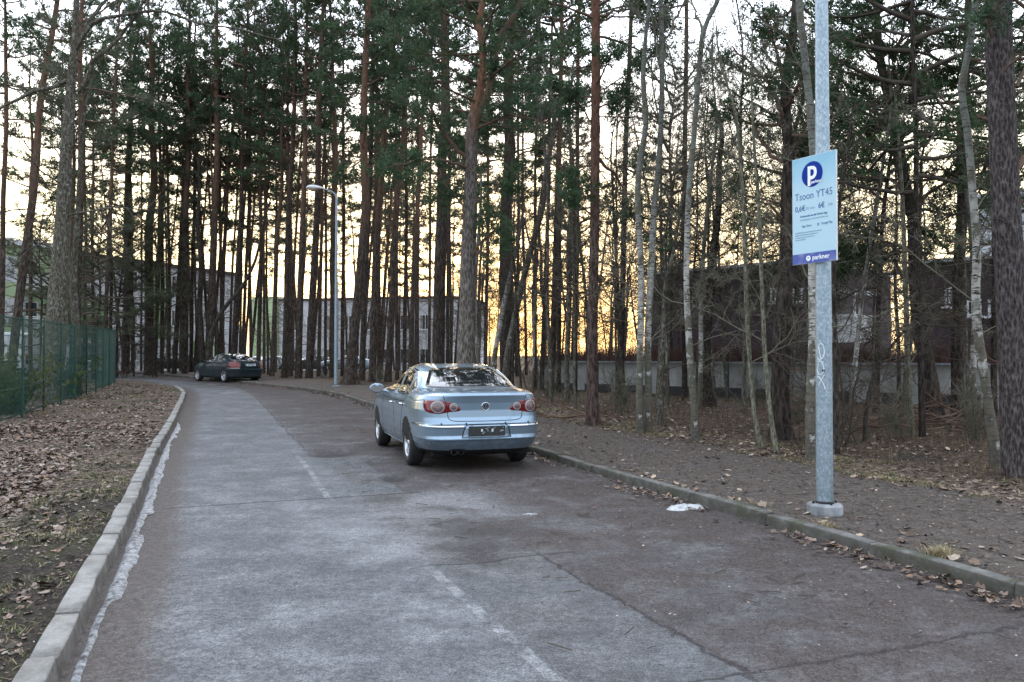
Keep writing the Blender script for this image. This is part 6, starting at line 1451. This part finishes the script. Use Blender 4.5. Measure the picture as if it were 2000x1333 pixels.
# ---- dark green saloon
def green_rear(root, S, fr, fs, pm):
    for sd in (-1, 1):
        f = (lambda a, z, o=0, sd=sd: fr(a*sd, z, o))
        tl = patch('tail_light', rnd_poly([(.80,1.02),(.70,1.025),(.62,1.00),(.52,.92),(.50,.75),(.54,.70),(.84,.70),(.86,.85)], 2), f, .010, M['red'], root, 5, .008)
        patch('lamp_foot', rnd_poly([(.53,.72),(.85,.72),(.85,.68),(.53,.68)], 1), f, .020, M['clear'], tl, 2)
        patch('tail_light', rnd_poly([(-.93,.99),(-.70,1.0),(-.62,.93),(-.66,.74),(-.90,.70)], 2), fs(sd), .010, M['red'], root, 5, .004)
        b = PB(); line_on(b, [(.42,.33),(1.3,.32),(2.25,.33)], .02, fs(sd), .012); line_on(b, [(.75,.60),(1.3,.60),(2.15,.59)], .02, fs(sd), .012); b.build('side_moulding', pm, root)
    b = PB(); line_on(b, [(-.50,.98),(-.50,.66),(0,.655),(.50,.66),(.50,.98)], .008, fr, .002); line_on(b, [(-.84,.645),(0,.645),(.84,.645)], .010, fr, .003); line_on(b, [(-.82,.47),(0,.47),(.82,.47)], .012, fr, .004); b.build('boot_seam', M['dark'], root)
    y0 = float(S.rear(0, .86))-.012; b = PB(); b.box((-.26,y0-.006,.80),(.26,y0+.03,.912)); pl_ = b.build('number_plate', M['plate'], root)
    b = PB(); b.box((-.258,y0-.0075,.802),(-.222,y0,.91)); b.build('plate_band', M['blue'], pl_)
    put_text('437 BKJ', .018, .856, .108, M['ink'], pl_, 'plate_lettering', y0-.008, sx=.95, bold=.002)
    b = PB(); b.box((-.12,y0-.004,.955),(.12,y0+.02,.97)); b.build('boot_lettering_strip', M['chrome'], root)
    b = PB(); b.lathe([(.03,0),(.034,0),(.034,.1),(.028,.1)], 14, 0, Matrix.Translation((-.45, float(S.rear(-.45,.3))+.0, .28)) @ Matrix.Rotation(-math.pi/2, 4, 'X')); b.build('exhaust', M['vent'], root)
GRN_ = dict(paint='green_paint', wb=2.715, wr=.32, hw=.902, spokes=6, chrome=False, deck=(1.05,1.09), m=150,
 tab=[(.22,-.88,3.35,.74,4.6),(.25,-.98,3.42,.82,4.6),(.32,-1.02,3.50,.86,4.8),(.47,-1.04,3.54,.885,4.8),(.63,-1.045,3.54,.90,4.8),(.66,-1.01,3.52,.90,4.8),(.80,-1.00,3.44,.902,4.6),(.90,-.985,3.25,.89,4.4),(.97,-.97,2.85,.87,4.2),(1.02,-.955,2.5,.845,4.2),(1.045,-.93,2.32,.825,4.1),(1.06,-.82,2.26,.80,4.0),(1.075,-.62,2.20,.78,4.0),
      (1.09,-.50,2.15,.768,4.0),(1.17,-.28,1.95,.735,3.9),(1.25,-.06,1.74,.695,3.8),(1.32,.15,1.52,.65,3.7),(1.37,.36,1.34,.60,3.6),(1.40,.56,1.18,.54,3.5),(1.42,.76,1.02,.42,3.4),(1.428,.86,.94,.24,3.2)],
 rear_window=[(-.60,1.10),(0,1.095),(.60,1.10),(.66,1.115),(.49,1.345),(.43,1.368),(0,1.376),(-.43,1.368),(-.49,1.345),(-.66,1.115)],
 windscreen=[(-.66,1.11),(0,1.10),(.66,1.11),(.48,1.35),(0,1.365),(-.48,1.35)],
 side_windows=[[(1.00,.99),(1.95,.98),(1.60,1.205),(1.36,1.315),(1.20,1.340),(1.04,1.345)], [(.94,.99),(.20,1.0),(.0,1.04),(.16,1.17),(.36,1.28),(.56,1.33),(.94,1.345)]],
 dlo=[(2.0,.97),(1.0,.978),(.1,.99),(-.10,1.03),(.10,1.18),(.34,1.31),(.56,1.352),(1.05,1.362),(1.25,1.35),(1.45,1.30),(1.70,1.17)],
 seams=[[(.97,.98),(.98,.33)], [(2.05,.94),(2.10,.75),(2.02,.33)], [(.02,.98),(.28,.82),(.42,.60),(.48,.36)]],
 handles=[(1.15,.84),(.30,.86)], mirror=(1.84,.985), rear=green_rear)
gx, gy = base_xy(438, 39.9)
gv = (math.cos(R(47)), math.sin(R(47))); gxc, gyc = gx+.85*gv[0], gy+.85*gv[1]
saloon('parked_car', 'dark green saloon parked at the far bend, white plate, red corner lights', GRN_, (gxc, gyc, float(zg(gyc))), R(47))
# ---- cars parked beyond the trunks
def far_car(px, Y, rz, paint_, lab, z=None):
    x, y = base_xy(px, Y); c = dict(GRN_); c['paint'] = paint_; c['m'] = 80; c['spokes'] = 5; c['rear'] = None
    saloon('parked_car', lab, c, (x, y, ground_h(x, y)-.02), rz, 'cars parked beyond the pine trunks')
M['blue_paint'] = paint('pale_blue_paint', (.38,.46,.55), .4); M['grey_paint'] = paint('dark_grey_paint', (.05,.06,.07), .3)
far_car(518, 77, R(60), 'white_paint', 'white car leftmost of those parked beyond the trunks, just right of the dark green saloon')
far_car(556, 74, R(100), 'white_paint', 'white car with pale windscreen seen between trunks left of the street lamp')
far_car(640, 72, R(95), 'grey_paint', 'dark grey car seen between trunks directly left of the street lamp')
far_car(706, 70, R(90), 'blue_paint', 'pale blue car seen between trunks right of the street lamp')
far_car(376, 64, R(95), 'green_paint', 'dark car half hidden by trunks behind the dark green saloon bonnet')
# ---- white van behind the fence
x, y = base_xy(50, 50); vz = ground_h(x, y)
van = empty('delivery_van', (x, y, vz), R(12), 'white panel van seen from behind through the green mesh fence', 'van')
vt = Shell(smooth_tab([(.30,-2.7,2.9,.90,9),(.45,-2.75,2.95,.96,10),(.9,-2.75,2.95,.99,12),(1.2,-2.74,2.6,.99,12),(1.5,-2.73,2.2,.985,11),(2.2,-2.71,1.5,.93,9),(2.5,-2.68,1.2,.88,8),(2.6,-2.60,1.0,.80,6),(2.63,-2.3,.8,.6,4)], 4))
me = vt.mesh('body', np.unique(np.concatenate([np.arange(.30,2.6,.05), np.linspace(2.5,2.63,8)])), 96); me.materials.append(M['white_paint']); link('body', me, van)
def vr(a, z, o=0): return np.array([a, float(vt.rear(a, z))-o, z])
b = PB(); line_on(b, [(0,.55),(0,2.45)], .02, vr, .01); line_on(b, [(-.84,.55),(-.84,2.42),(.84,2.42),(.84,.55)], .02, vr, .01); b.build('rear_door_seam', M['dark'], van)
for sd in (-1, 1):
    patch('tail_light', rnd_poly([(sd*.90,.75),(sd*.97,.75),(sd*.97,1.35),(sd*.90,1.35)], 1), vr, .02, M['red'], van, 2)
    patch('rear_window', rnd_poly([(sd*.12,1.65),(sd*.72,1.65),(sd*.70,2.2),(sd*.12,2.2)], 1), vr, .012, M['white_paint'], van, 2)
b = PB(); b.box((-.26,-2.79,.86),(.26,-2.76,.96)); b.box((.32,-2.79,.86),(.62,-2.76,.94)); b.build('number_plate', M['black'], van)
b = PB(); b.box((-.95,-2.86,.38),(.95,-2.68,.55)); b.build('bumper', M['black'], van, .02)
b = PB(); b.box((-.06,-2.80,1.2),(.10,-2.76,1.24)); b.box((-.30,-2.80,1.55),(-.18,-2.76,1.66)); b.build('door_handle', M['black'], van)
for yy in (-1.7, 1.9):
    for sd in (-1, 1): wheel(van, sd*.86, yy, .34, sd, 6)
